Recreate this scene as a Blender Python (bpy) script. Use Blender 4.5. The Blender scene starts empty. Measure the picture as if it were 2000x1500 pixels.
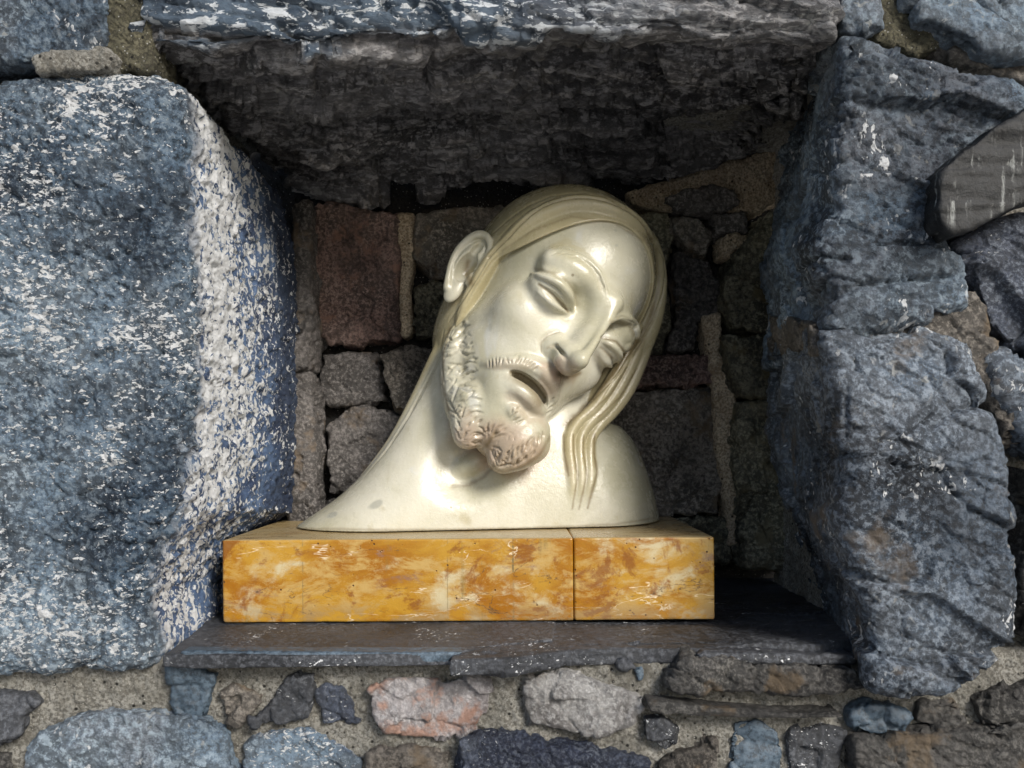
import bpy, bmesh, math, numpy as np
from mathutils import Vector
R_ = math.radians
SC = bpy.context.scene
COL = SC.collection

# ------------------------------------------------------------------ camera
FPX = 1662.0            # focal length in pixels of the 2000 px wide photograph
D0 = 0.70               # distance from the lens to the front of the marble block
HOR = 860.0             # pixel row of the lens height
cam_d = bpy.data.cameras.new('camera')
cam = bpy.data.objects.new('camera', cam_d)
COL.objects.link(cam)
cam.location = (0, -D0, 0)
cam.rotation_euler = (R_(90), 0, 0)
cam_d.sensor_width = 36.0
cam_d.lens = FPX / 2000.0 * 36.0
cam_d.shift_y = (HOR - 750.0) / 2000.0
cam_d.clip_start = 0.02
cam_d.clip_end = 200.0
SC.camera = cam

# ------------------------------------------------------------------ sky and sun
SUN_EL, SUN_AZ = 31.0, 34.0      # degrees; azimuth measured from straight behind the lens, minus = left
world = bpy.data.worlds.new('World')
SC.world = world
world.use_nodes = True
wn = world.node_tree
bg = wn.nodes['Background']
sky = wn.nodes.new('ShaderNodeTexSky')
sky.sky_type = 'NISHITA'
sky.sun_disc = False
sky.sun_elevation = R_(SUN_EL)
sky.sun_rotation = R_(180 - SUN_AZ)
sky.air_density = 1.0
sky.dust_density = 1.5
wn.links.new(sky.outputs[0], bg.inputs['Color'])
bg.inputs['Strength'].default_value = 0.05
sun_d = bpy.data.lights.new('sun', 'SUN')
sun = bpy.data.objects.new('sun', sun_d)
COL.objects.link(sun)
sun_d.energy = 1.5
sun_d.angle = R_(17)
sun_d.color = (1.0, 0.95, 0.87)
sdir = Vector((math.sin(R_(SUN_AZ)) * math.cos(R_(SUN_EL)), -math.cos(R_(SUN_AZ)) * math.cos(R_(SUN_EL)), math.sin(R_(SUN_EL))))
sun.rotation_euler = sdir.to_track_quat('Z', 'Y').to_euler()
sun.location = sdir * 3
SC.view_settings.view_transform = 'Standard'
SC.view_settings.look = 'None'
SC.view_settings.exposure = 1.4
SC.view_settings.gamma = 1.0
SC.view_settings.use_curve_mapping = False

# ------------------------------------------------------------------ geometry tools
F4 = np.float32

def PX(px, py, Y):
    """point of the place seen at photograph pixel (px, py) when it stands at depth Y"""
    d = D0 + Y
    return np.array(((px - 1000.0) * d / FPX, Y, (HOR - py) * d / FPX))

def _hash(ix, iy, iz, s):
    h = (ix.astype(np.uint32) * np.uint32(374761393) + iy.astype(np.uint32) * np.uint32(668265263)
         + iz.astype(np.uint32) * np.uint32(2147483647 - 1274126177) + np.uint32((s * 362437 + 12345) & 0xffffffff))
    h = (h ^ (h >> np.uint32(13))) * np.uint32(1274126177)
    h = (h ^ (h >> np.uint32(16))) * np.uint32(2246822519)
    return (h ^ (h >> np.uint32(13)))

def _u(h):
    return (h & np.uint32(0xffffff)).astype(F4) * F4(1 / 16777216.0)

def vnoise(P, seed=0):
    """smooth value noise, -1..1"""
    P = np.asarray(P, F4)
    fl = np.floor(P)
    I = fl.astype(np.int64).astype(np.uint32)
    f = P - fl
    f = f * f * f * (f * (f * 6 - 15) + 10)
    x, y, z = f[:, 0], f[:, 1], f[:, 2]
    ix, iy, iz = I[:, 0], I[:, 1], I[:, 2]
    o = np.uint32(1)
    def g(a, b, c): return _u(_hash(ix + np.uint32(a), iy + np.uint32(b), iz + np.uint32(c), seed))
    a = g(0, 0, 0); a += (g(1, 0, 0) - a) * x
    b = g(0, 1, 0); b += (g(1, 1, 0) - b) * x
    a += (b - a) * y
    c = g(0, 0, 1); c += (g(1, 0, 1) - c) * x
    d = g(0, 1, 1); d += (g(1, 1, 1) - d) * x
    c += (d - c) * y
    a += (c - a) * z
    return a * 2 - 1

def fbm(P, octv=4, seed=0, gain=0.5, ridge=False):
    out = np.zeros(len(P), F4); a = 1.0; tot = 0
    P = np.asarray(P, F4).copy()
    for i in range(octv):
        n = vnoise(P + F4(17.3 * i), seed + i * 7)
        if ridge: n = 1 - 2 * np.abs(n)
        out += F4(a) * n; tot += a; a *= gain
        P = P * F4(2.03)
    return out / F4(tot)

def chips(P, seed=0, tilt=1.0, crack=0.0, cw=.06):
    """fractured facets: each random cell is a small tilted plane; returns about -1..1"""
    P = np.asarray(P, F4)
    fl = np.floor(P); I = fl.astype(np.int64).astype(np.uint32); f = P - fl
    sec = np.full(len(P), 1e9, F4); best = np.full(len(P), 1e9, F4); val = np.zeros(len(P), F4)
    for dx in (-1, 0, 1):
        for dy in (-1, 0, 1):
            for dz in (-1, 0, 1):
                ix = I[:, 0] + np.uint32(dx & 0xffffffff); iy = I[:, 1] + np.uint32(dy & 0xffffffff); iz = I[:, 2] + np.uint32(dz & 0xffffffff)
                h = _hash(ix, iy, iz, seed)
                h2 = _hash(ix, iy, iz, seed + 91)
                cx = (h & np.uint32(1023)).astype(F4) / F4(1023); cy = ((h >> np.uint32(10)) & np.uint32(1023)).astype(F4) / F4(1023); cz = ((h >> np.uint32(20)) & np.uint32(1023)).astype(F4) / F4(1023)
                vx = f[:, 0] - dx - cx; vy = f[:, 1] - dy - cy; vz = f[:, 2] - dz - cz
                d = vx * vx + vy * vy + vz * vz
                gx = (h2 & np.uint32(1023)).astype(F4) / F4(511.5) - 1; gy = ((h2 >> np.uint32(10)) & np.uint32(1023)).astype(F4) / F4(511.5) - 1; gz = ((h2 >> np.uint32(20)) & np.uint32(1023)).astype(F4) / F4(511.5) - 1
                off = ((h >> np.uint32(3)) & np.uint32(255)).astype(F4) / F4(255) - F4(.5)
                v = (vx * gx + vy * gy + vz * gz) * F4(tilt) + off
                m = d < best
                sec = np.where(m, best, np.minimum(sec, d))
                best[m] = d[m]; val[m] = v[m]
    if crack > 0:      # open joints between some of the facets
        e = np.sqrt(sec) - np.sqrt(best)
        val = val - F4(crack) * np.exp(-(e / F4(cw)) ** 2) * np.clip(vnoise(P * F4(.45), seed + 33) * 2 + .3, 0, 1)
    return val

def surface_nets(func, lo, hi, h, pad=0.0, B=8):
    """polygonise func(P)=0 inside the box lo..hi with cells of size h; only blocks near the surface are sampled"""
    lo = np.asarray(lo, float); hi = np.asarray(hi, float)
    nb = np.maximum(1, np.ceil((hi - lo) / (h * B)).astype(int))
    bi = np.stack(np.meshgrid(*[np.arange(n) for n in nb], indexing='ij'), -1).reshape(-1, 3)
    cen = lo + (bi + 0.5) * (h * B)
    d = func(cen.astype(F4))
    act = np.abs(d) < (h * B * 0.95 + pad)
    bi = bi[act]
    if len(bi) == 0: return np.zeros((0, 3)), np.zeros((0, 4), int)
    g = np.stack(np.meshgrid(*[np.arange(B + 1)] * 3, indexing='ij'), -1).reshape(-1, 3)
    n1 = B + 1
    F = np.empty((len(bi), n1 ** 3), F4)
    step = max(1, 150000 // (n1 ** 3))
    for s in range(0, len(bi), step):
        q = bi[s:s + step]
        P = (lo + (q[:, None, :] * B + g[None]) * h).reshape(-1, 3).astype(F4)
        F[s:s + step] = func(P).reshape(len(q), -1)
    keep = (F.min(1) < 0) & (F.max(1) >= 0)
    F = F[keep].reshape(-1, n1, n1, n1); bi = bi[keep]
    ins = F < 0
    cnt = np.zeros((len(F), B, B, B), np.int8)
    acc = np.zeros((len(F), B, B, B, 3), F4); ne = np.zeros((len(F), B, B, B), F4)
    for ax in range(3):
        sl0 = [slice(None)] + [slice(None)] * 3; sl1 = list(sl0)
        sl0[ax + 1] = slice(0, B); sl1[ax + 1] = slice(1, B + 1)
        a = F[tuple(sl0)]; b = F[tuple(sl1)]
        cr = (a < 0) != (b < 0)
        t = np.where(cr, a / np.where(cr, a - b, 1), 0).astype(F4)
        oth = [k for k in range(3) if k != ax]
        for da in (0, 1):
            for db in (0, 1):
                s = [slice(None)] * 4
                s[oth[0] + 1] = slice(da, da + B); s[oth[1] + 1] = slice(db, db + B)
                c = cr[tuple(s)]; tt = t[tuple(s)]
                ne += c
                acc[..., ax] += np.where(c, tt, 0)
                acc[..., oth[0]] += np.where(c, da, 0); acc[..., oth[1]] += np.where(c, db, 0)
    has = ne > 0
    dims = nb * B
    idx = np.argwhere(has)
    cell = bi[idx[:, 0]] * B + idx[:, 1:]
    off = acc[has] / ne[has][:, None]
    V = lo + (cell + off) * h
    key = (cell[:, 0] * dims[1] + cell[:, 1]) * dims[2] + cell[:, 2]
    order = np.argsort(key); skey = key[order]
    quads = []
    for ax in range(3):
        o1, o2 = [(1, 2), (2, 0), (0, 1)][ax]
        s0 = [slice(None)] + [slice(0, B)] * 3; s1 = list(s0)
        s1[ax + 1] = slice(1, B + 1)
        a = ins[tuple(s0)]; b = ins[tuple(s1)]
        e = np.argwhere(a != b)
        if len(e) == 0: continue
        flip = ~a[tuple(e.T)]
        c = bi[e[:, 0]] * B + e[:, 1:]
        ids = []; ok = np.ones(len(c), bool)
        for (p, q) in ((0, 0), (-1, 0), (-1, -1), (0, -1)):
            cc = c.copy(); cc[:, o1] += p; cc[:, o2] += q
            ok &= (cc >= 0).all(1)
            kk = (cc[:, 0] * dims[1] + cc[:, 1]) * dims[2] + cc[:, 2]
            pos = np.minimum(np.searchsorted(skey, kk), len(skey) - 1)
            ok &= skey[pos] == kk
            ids.append(order[pos])
        Q = np.stack(ids, 1)
        Q[flip] = Q[flip][:, ::-1]
        quads.append(Q[ok])
    return V, np.concatenate(quads)

def vnormals(V, Q):
    n = np.cross(V[Q[:, 2]] - V[Q[:, 0]], V[Q[:, 3]] - V[Q[:, 1]])
    N = np.zeros_like(V)
    for k in range(4):
        for c in range(3):
            N[:, c] += np.bincount(Q[:, k], n[:, c], len(V))
    return N / np.maximum(np.linalg.norm(N, axis=1, keepdims=True), 1e-12)

def relax(V, Q, it=1, lam=0.5):
    for _ in range(it):
        S = np.zeros_like(V); C = np.zeros(len(V))
        for k in range(4):
            for a in (Q[:, (k + 1) % 4], Q[:, (k + 3) % 4]):
                for c in range(3): S[:, c] += np.bincount(Q[:, k], V[a, c], len(V))
                C += np.bincount(Q[:, k], minlength=len(V))
        ok = C > 0
        V = V.copy(); V[ok] += lam * (S[ok] / C[ok][:, None] - V[ok])
    return V

def mesh_obj(name, V, Q, mat, parent=None, smooth=True, colors=None):
    me = bpy.data.meshes.new(name)
    V = np.asarray(V, F4); Q = np.asarray(Q, np.int32)
    k = Q.shape[1]
    me.vertices.add(len(V)); me.vertices.foreach_set('co', V.ravel())
    me.loops.add(Q.size); me.loops.foreach_set('vertex_index', Q.ravel())
    me.polygons.add(len(Q))
    me.polygons.foreach_set('loop_start', np.arange(0, Q.size, k, dtype=np.int32))
    me.polygons.foreach_set('loop_total', np.full(len(Q), k, np.int32))
    me.polygons.foreach_set('use_smooth', np.full(len(Q), smooth, bool))
    me.update(calc_edges=True); me.validate()
    if colors is not None:
        for nm, arr in colors.items():
            at = me.attributes.new(nm, 'FLOAT', 'POINT')
            at.data.foreach_set('value', np.asarray(arr, F4))
    me.materials.append(mat)
    o = bpy.data.objects.new(name, me); COL.objects.link(o)
    if parent is not None: o.parent = parent
    return o

def empty(name, loc, label, cat, group=None):
    o = bpy.data.objects.new(name, None); COL.objects.link(o)
    o.location = loc; o.empty_display_size = 0.02
    o['label'] = label; o['category'] = cat
    if group: o['group'] = group
    return o

def attach(child, parent):
    """parent keeps the child's mesh where it stands (mesh coordinates are world coordinates)"""
    child.parent = parent
    child.location = -parent.location

def smin(a, b, k):
    h = np.clip(0.5 + 0.5 * (b - a) / k, 0, 1)
    return b + (a - b) * h - k * h * (1 - h)
def smax(a, b, k): return -smin(-a, -b, k)
def sstep(a, b, x):
    t = np.clip((x - a) / (b - a), 0, 1); return t * t * (3 - 2 * t)

def poly_sdf(x, y, pts):
    """signed distance to polygon; pts entries are scalars or arrays as long as x"""
    n = len(pts); d = np.full(x.shape, 1e9, F4); s = np.zeros(x.shape, bool)
    for i in range(n):
        ax, ay = pts[i]; bx, by = pts[i - 1]
        ex, ey = bx - ax, by - ay
        wx, wy = x - ax, y - ay
        t = np.clip((wx * ex + wy * ey) / (ex * ex + ey * ey + 1e-12), 0, 1)
        qx, qy = wx - ex * t, wy - ey * t
        d = np.minimum(d, qx * qx + qy * qy)
        c1 = y >= ay; c2 = y < by; c3 = ex * wy > ey * wx
        s ^= (c1 & c2 & c3) | (~c1 & ~c2 & ~c3)
    d = np.sqrt(d)
    return np.where(s, -d, d)

# ------------------------------------------------------------------ materials
class NT:
    def __init__(self, name):
        self.m = bpy.data.materials.new(name); self.m.use_nodes = True
        self.t = self.m.node_tree; self.b = self.t.nodes['Principled BSDF']
        self.co = self.t.nodes.new('ShaderNodeTexCoord').outputs['Object']
    def _set(self, sock, v):
        if isinstance(v, bpy.types.NodeSocket): self.t.links.new(v, sock)
        elif isinstance(v, (tuple, list)) and len(v) == 3 and sock.type == 'RGBA': sock.default_value = (*v, 1)
        else: sock.default_value = v
    def mapping(self, scale=(1, 1, 1), rot=(0, 0, 0), loc=(0, 0, 0), src=None):
        n = self.t.nodes.new('ShaderNodeMapping'); self.t.links.new(src or self.co, n.inputs['Vector'])
        n.inputs['Scale'].default_value = scale; n.inputs['Rotation'].default_value = rot; n.inputs['Location'].default_value = loc
        return n.outputs[0]
    def noise(self, scale, detail=4, rough=.55, dist=0.0, vec=None, out=0):
        n = self.t.nodes.new('ShaderNodeTexNoise'); self.t.links.new(vec or self.co, n.inputs['Vector'])
        n.inputs['Scale'].default_value = scale; n.inputs['Detail'].default_value = detail
        n.inputs['Roughness'].default_value = rough; n.inputs['Distortion'].default_value = dist
        return n.outputs[out]
    def voro(self, scale, vec=None, feature='F1', out='Distance', rand=1.0):
        n = self.t.nodes.new('ShaderNodeTexVoronoi'); n.feature = feature; self.t.links.new(vec or self.co, n.inputs['Vector'])
        n.inputs['Scale'].default_value = scale; n.inputs['Randomness'].default_value = rand
        return n.outputs[out]
    def step(self, v, a, b, lo=0.0, hi=1.0):
        n = self.t.nodes.new('ShaderNodeMapRange'); n.interpolation_type = 'SMOOTHSTEP'
        self._set(n.inputs['Value'], v); n.inputs['From Min'].default_value = a; n.inputs['From Max'].default_value = b
        n.inputs['To Min'].default_value = lo; n.inputs['To Max'].default_value = hi
        return n.outputs[0]
    def math(self, op, a, b=0.0):
        n = self.t.nodes.new('ShaderNodeMath'); n.operation = op; self._set(n.inputs[0], a); self._set(n.inputs[1], b); return n.outputs[0]
    def mix(self, f, a, b):
        n = self.t.nodes.new('ShaderNodeMix'); n.data_type = 'RGBA'
        self._set(n.inputs[0], f); self._set(n.inputs[6], a); self._set(n.inputs[7], b); return n.outputs[2]
    def sep(self, src=None):
        n = self.t.nodes.new('ShaderNodeSeparateXYZ'); self.t.links.new(src or self.co, n.inputs[0]); return n.outputs
    def attr(self, nm):
        n = self.t.nodes.new('ShaderNodeAttribute'); n.attribute_name = nm; return n.outputs['Fac']
    def bump(self, h, dist, strength=1.0, prev=None):
        n = self.t.nodes.new('ShaderNodeBump'); self._set(n.inputs['Height'], h)
        n.inputs['Distance'].default_value = dist; n.inputs['Strength'].default_value = strength
        if prev is not None: self.t.links.new(prev, n.inputs['Normal'])
        return n.outputs[0]
    def done(self, col, rough, nrm=None, **kw):
        self._set(self.b.inputs['Base Color'], col); self._set(self.b.inputs['Roughness'], rough)
        if nrm is not None: self.t.links.new(nrm, self.b.inputs['Normal'])
        for k, v in kw.items(): self._set(self.b.inputs[k.replace('_', ' ')], v)
        return self.m

def stone_mat(name, dark, mid, light, speck=0.0, sp_scale=110, sp_col=(.8, .82, .84), stretch=(1, 1, 1.7), rust=0.0, scale=22, rough=.62,
              reveal=False, skin=False, grit=1.0, tone2=None, aniso=None, rustcol=(.20, .13, .06), bump=1.0, lich=0.0):
    N = NT(name)
    if aniso: N.co = N.mapping(scale=aniso)
    big = N.noise(scale * .45, 5, .6, .4)
    med = N.noise(scale, 8, .72, .3)
    fine = N.noise(scale * 9, 6, .75)
    c = N.mix(N.step(med, .40, .60), dark, mid)
    if tone2:
        c = N.mix(N.math('MULTIPLY', N.step(N.noise(9, 5, .6, .6, N.mapping(loc=(4, 9, 2))), .46, .56), N.step(med, .38, .58)), c, tone2)
    c = N.mix(N.math('MULTIPLY', N.step(fine, .50, .585), N.step(big, .35, .65, .3, .95)), c, light)
    c = N.mix(N.math('MULTIPLY', N.step(fine, .49, .425), .9 * grit), c, tuple(x * .25 for x in dark))
    if rust > 0:
        c = N.mix(N.math('MULTIPLY', N.step(N.noise(scale * .9, 5, .6, 0, N.mapping(loc=(3.1, 7.7, 1.3))), .60 - rust * .13, .70 - rust * .13), .8), c, rustcol)
    if lich > 0:
        lv = N.noise(95, 4, .6, .6, N.mapping(loc=(1.3, 2.2, 9.1)))
        c = N.mix(N.math('MULTIPLY', N.step(lv, .60, .66), N.step(N.noise(11, 3, .5), .5 - lich * .12, .62 - lich * .1)), c, (.42, .42, .40))
    var = N.step(N.noise(7.5, 3, .55, .3, N.mapping(loc=(8, 4, 6))), .32, .68)
    c = N.mix(N.math('MULTIPLY', N.math('SUBTRACT', 1.0, var), .5), c, dark)
    c = N.mix(N.math('MULTIPLY', var, .28), c, light)
    h = fine
    if skin:      # the weathered outer face of the stone is blue and flecked, broken faces are dark
        yz = N.sep(N.t.nodes['Texture Coordinate'].outputs['Object'])
        ed = N.math('ADD', yz[1], N.math('MULTIPLY', N.math('SUBTRACT', med, .5), .03))
        sk = N.math('MULTIPLY', N.step(ed, -.086, -.096), N.step(yz[0], .16, -.04, .12, 1.0))
        c = N.mix(sk, c, N.mix(N.step(med, .36, .62), (.035, .055, .085), (.12, .17, .23)))
        c = N.mix(N.math('MULTIPLY', sk, N.math('MAXIMUM', N.step(N.noise(105, 4, .6, .3, N.mapping(scale=(.7, 1, 1))), .57, .60), N.step(N.noise(230, 3, .6, .3), .58, .61))), c, (.74, .78, .82))
    if speck > 0:
        vec = N.mapping(scale=stretch, rot=(0, .35, 0))
        s1 = N.noise(sp_scale, 3, .6, .35, vec)
        s2 = N.noise(sp_scale * 2.1, 3, .6, .3, vec)
        clus = N.noise(14, 4, .6, .2, N.mapping(loc=(5, 1, 2)))
        th = N.step(clus, .35, .68, .0, .10 * speck)
        m1 = N.step(N.math('ADD', s1, th), .655, .685)
        m2 = N.step(N.math('ADD', s2, th), .665, .69)
        m = N.math('MAXIMUM', m1, m2)
        if speck < 1: m = N.math('MULTIPLY', m, N.step(N.noise(17, 4, .6, .5, N.mapping(loc=(11, 5, 2))), .52, .60))
        if reveal:
            vec2 = N.mapping(scale=(1, .55, .45), rot=(0, .1, 0), loc=(2, 2, 2))
            r1 = N.noise(250, 4, .6, 1.0, vec2)
            yz = N.sep()
            jit = N.math('MULTIPLY', N.math('SUBTRACT', N.noise(30, 6, .65), .5), .06)
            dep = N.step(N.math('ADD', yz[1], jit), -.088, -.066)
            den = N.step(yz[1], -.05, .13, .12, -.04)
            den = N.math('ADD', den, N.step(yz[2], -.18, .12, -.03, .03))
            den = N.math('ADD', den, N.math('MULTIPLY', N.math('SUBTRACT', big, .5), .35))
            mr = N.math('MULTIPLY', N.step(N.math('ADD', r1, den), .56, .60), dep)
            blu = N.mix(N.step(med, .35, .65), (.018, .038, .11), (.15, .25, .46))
            blu = N.mix(N.step(yz[1], .04, .13), blu, (.012, .025, .07))  # painted shade: blue goes near-black deeper into the niche
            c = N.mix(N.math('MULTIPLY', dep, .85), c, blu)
            m = N.math('MAXIMUM', N.math('MULTIPLY', m, N.math('SUBTRACT', 1.0, dep)), mr)
        c = N.mix(m, c, sp_col)
        h = N.math('ADD', fine, N.math('MULTIPLY', m, .35))
    b = N.bump(N.noise(scale * 3.2, 9, .80, .3), .009, .8 * bump)
    b = N.bump(h, .003, 1.0 * bump, b)
    return N.done(c, N.step(fine, .3, .7, rough - .14, rough + .14), b)

M_slab = stone_mat('speckled_blue_stone', (.014, .03, .055), (.13, .22, .33), (.46, .56, .65), speck=1.2, reveal=True, sp_scale=135)
M_blue = stone_mat('blue_grey_stone', (.010, .020, .036), (.13, .21, .31), (.44, .54, .63), speck=.9, sp_scale=62, scale=20, stretch=(1.4, 1, .8), lich=.4, tone2=(.17, .18, .21))
M_grey = stone_mat('grey_stone', (.008, .013, .022), (.095, .145, .215), (.42, .49, .58), speck=.7, sp_scale=90, scale=22, rust=.2, stretch=(1.3, 1, .7), tone2=(.15, .17, .20), lich=.35)
M_lintel = stone_mat('dark_slate_stone', (.006, .006, .008), (.18, .17, .172), (.74, .72, .72), speck=.0, scale=20, rough=.48, lich=.35, skin=True, aniso=(.45, 1, 1))
M_lintel_f = M_lintel
M_dark = stone_mat('dark_stone', (.010, .010, .011), (.085, .08, .078), (.27, .26, .24), scale=30, rust=.25)
M_brown = stone_mat('red_brown_stone', (.03, .017, .014), (.17, .10, .085), (.36, .27, .24), scale=34, rust=.1, rustcol=(.20, .09, .06))
M_olive = stone_mat('mossy_grey_stone', (.014, .014, .010), (.13, .12, .085), (.38, .36, .26), scale=30, rust=.4, rustcol=(.10, .08, .03))
M_warm = stone_mat('warm_grey_stone', (.025, .021, .018), (.17, .15, .13), (.40, .365, .32), scale=28, rust=.35)
M_slate = stone_mat('slate', (.008, .009, .012), (.042, .046, .056), (.15, .16, .18), scale=30, rough=.5, speck=.3, sp_scale=170, bump=.6)
M_slate_b = stone_mat('blue_slate', (.028, .045, .065), (.075, .11, .15), (.13, .18, .23), scale=30, rough=.45, bump=.3)
M_white = stone_mat('pale_quartz_stone', (.15, .14, .135), (.52, .51, .50), (.82, .82, .82), scale=30, rust=.15, rustcol=(.42, .30, .18), rough=.5, grit=.35)
M_pink = stone_mat('rusty_quartz_stone', (.16, .14, .14), (.44, .40, .41), (.78, .76, .77), scale=34, rust=.8, rustcol=(.48, .17, .05), rough=.5, grit=.35)
M_navy = stone_mat('blue_black_stone', (.014, .02, .045), (.05, .07, .13), (.30, .34, .40), scale=40, speck=.2)

def mortar_mat(name, a, b, dk):
    N = NT(name)
    n1 = N.noise(40, 8, .7); n2 = N.noise(420, 5, .7); pit = N.voro(170)
    c = N.mix(N.step(n1, .35, .65), a, b)
    c = N.mix(N.math('MULTIPLY', N.step(n2, .56, .42), .85), c, dk)
    c = N.mix(N.step(N.noise(26, 6, .7, .4, N.mapping(loc=(6, 2, 8))), .56, .70), c, dk)
    p = N.math('MULTIPLY', N.step(pit, .26, .14), N.step(N.noise(60, 3, .5), .48, .58))
    c = N.mix(p, c, tuple(x * .18 for x in dk))
    c = N.mix(N.step(N.voro(260, N.mapping(loc=(4, 4, 4))), .16, .10), c, (.55, .54, .5))
    bb = N.bump(N.noise(110, 9, .8), .009, 1.0)
    bb = N.bump(N.math('SUBTRACT', n2, N.math('MULTIPLY', p, 1.2)), .0015, 1.0, bb)
    return N.done(c, .85, bb)
N_dark = stone_mat('niche_dark_stone', (.014, .013, .013), (.16, .145, .14), (.46, .43, .41), scale=30, rust=.3)  # wall stones repeated lighter, making up for weak light in the niche
N_brown = stone_mat('niche_red_brown_stone', (.04, .022, .02), (.30, .18, .155), (.56, .42, .37), scale=34, rust=.2, rustcol=(.42, .22, .15))
N_warm = stone_mat('niche_warm_stone', (.03, .026, .02), (.29, .25, .215), (.60, .55, .48), scale=28, rust=.4)
N_olive = stone_mat('niche_mossy_stone', (.02, .02, .012), (.22, .20, .14), (.55, .52, .38), scale=28, rust=.4, rustcol=(.18, .14, .06))
M_mortar = mortar_mat('grey_mortar', (.30, .29, .255), (.50, .485, .44), (.16, .15, .125))
M_tan = mortar_mat('tan_mortar', (.30, .23, .155), (.48, .40, .29), (.12, .09, .06))
N_tan = mortar_mat('niche_tan_mortar', (.60, .48, .34), (.80, .69, .52), (.30, .22, .14))  # tan mortar lightened the same way, light put into the colour
M_mos = mortar_mat('olive_mortar', (.10, .095, .06), (.20, .185, .12), (.05, .045, .03))
M_deep = mortar_mat('sooty_mortar', (.018, .016, .014), (.045, .04, .035), (.01, .009, .008))  # near-black colour stands in for shade in the deep gaps

def streak_mat():
    N = NT('streaked_slate')
    v = N.mapping(scale=(1, 1, .09), rot=(0, -.12, 0))
    s = N.noise(190, 5, .6, .2, v); n = N.noise(90, 6, .7)
    c = N.mix(N.step(n, .35, .65), (.004, .004, .004), (.016, .017, .018))
    c = N.mix(N.math('MULTIPLY', N.step(s, .56, .70), N.step(N.noise(30, 3), .4, .6)), c, (.26, .27, .26))
    return N.done(c, .6, N.bump(N.noise(200, 6, .7), .002, .7))
M_streak = streak_mat()

def marble_mat():
    N = NT('cream_marble')
    n1 = N.noise(9, 5, .6, .5); n2 = N.noise(38, 6, .65, .3)
    c = N.mix(N.step(n1, .35, .65), (.43, .41, .295), (.60, .58, .485))
    c = N.mix(N.math('MULTIPLY', N.step(n2, .58, .75), .5), c, (.36, .31, .17))
    c = N.mix(N.math('MULTIPLY', N.step(N.noise(16, 4, .6, 1.5, N.mapping(loc=(9, 3, 1))), .6, .75), .45), c, (.56, .58, .60))
    c = N.mix(N.math('MULTIPLY', N.attr('hair_tone'), .75), c, N.mix(n2, (.34, .28, .13), (.46, .40, .235)))
    c = N.mix(N.math('MULTIPLY', N.attr('vein'), N.step(n2, .2, .6, .75, 1.0)), c, (.40, .30, .22))
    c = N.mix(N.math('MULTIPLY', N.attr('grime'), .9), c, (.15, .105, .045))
    spots = N.math('MULTIPLY', N.step(N.voro(42), .075, .045), N.step(N.noise(20, 2), .52, .58))
    c = N.mix(N.math('MULTIPLY', spots, .8), c, (.22, .19, .12))
    c = N.mix(N.attr('stain'), c, (.36, .36, .31))
    bb = N.bump(N.noise(260, 6, .7), .0007, .5)
    return N.done(c, N.step(N.noise(55, 6, .7), .35, .65, .16, .33), bb, Subsurface_Weight=.05, Subsurface_Radius=(.012, .009, .005), Subsurface_Scale=1.0, IOR=1.52)
M_marble = marble_mat()

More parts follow.
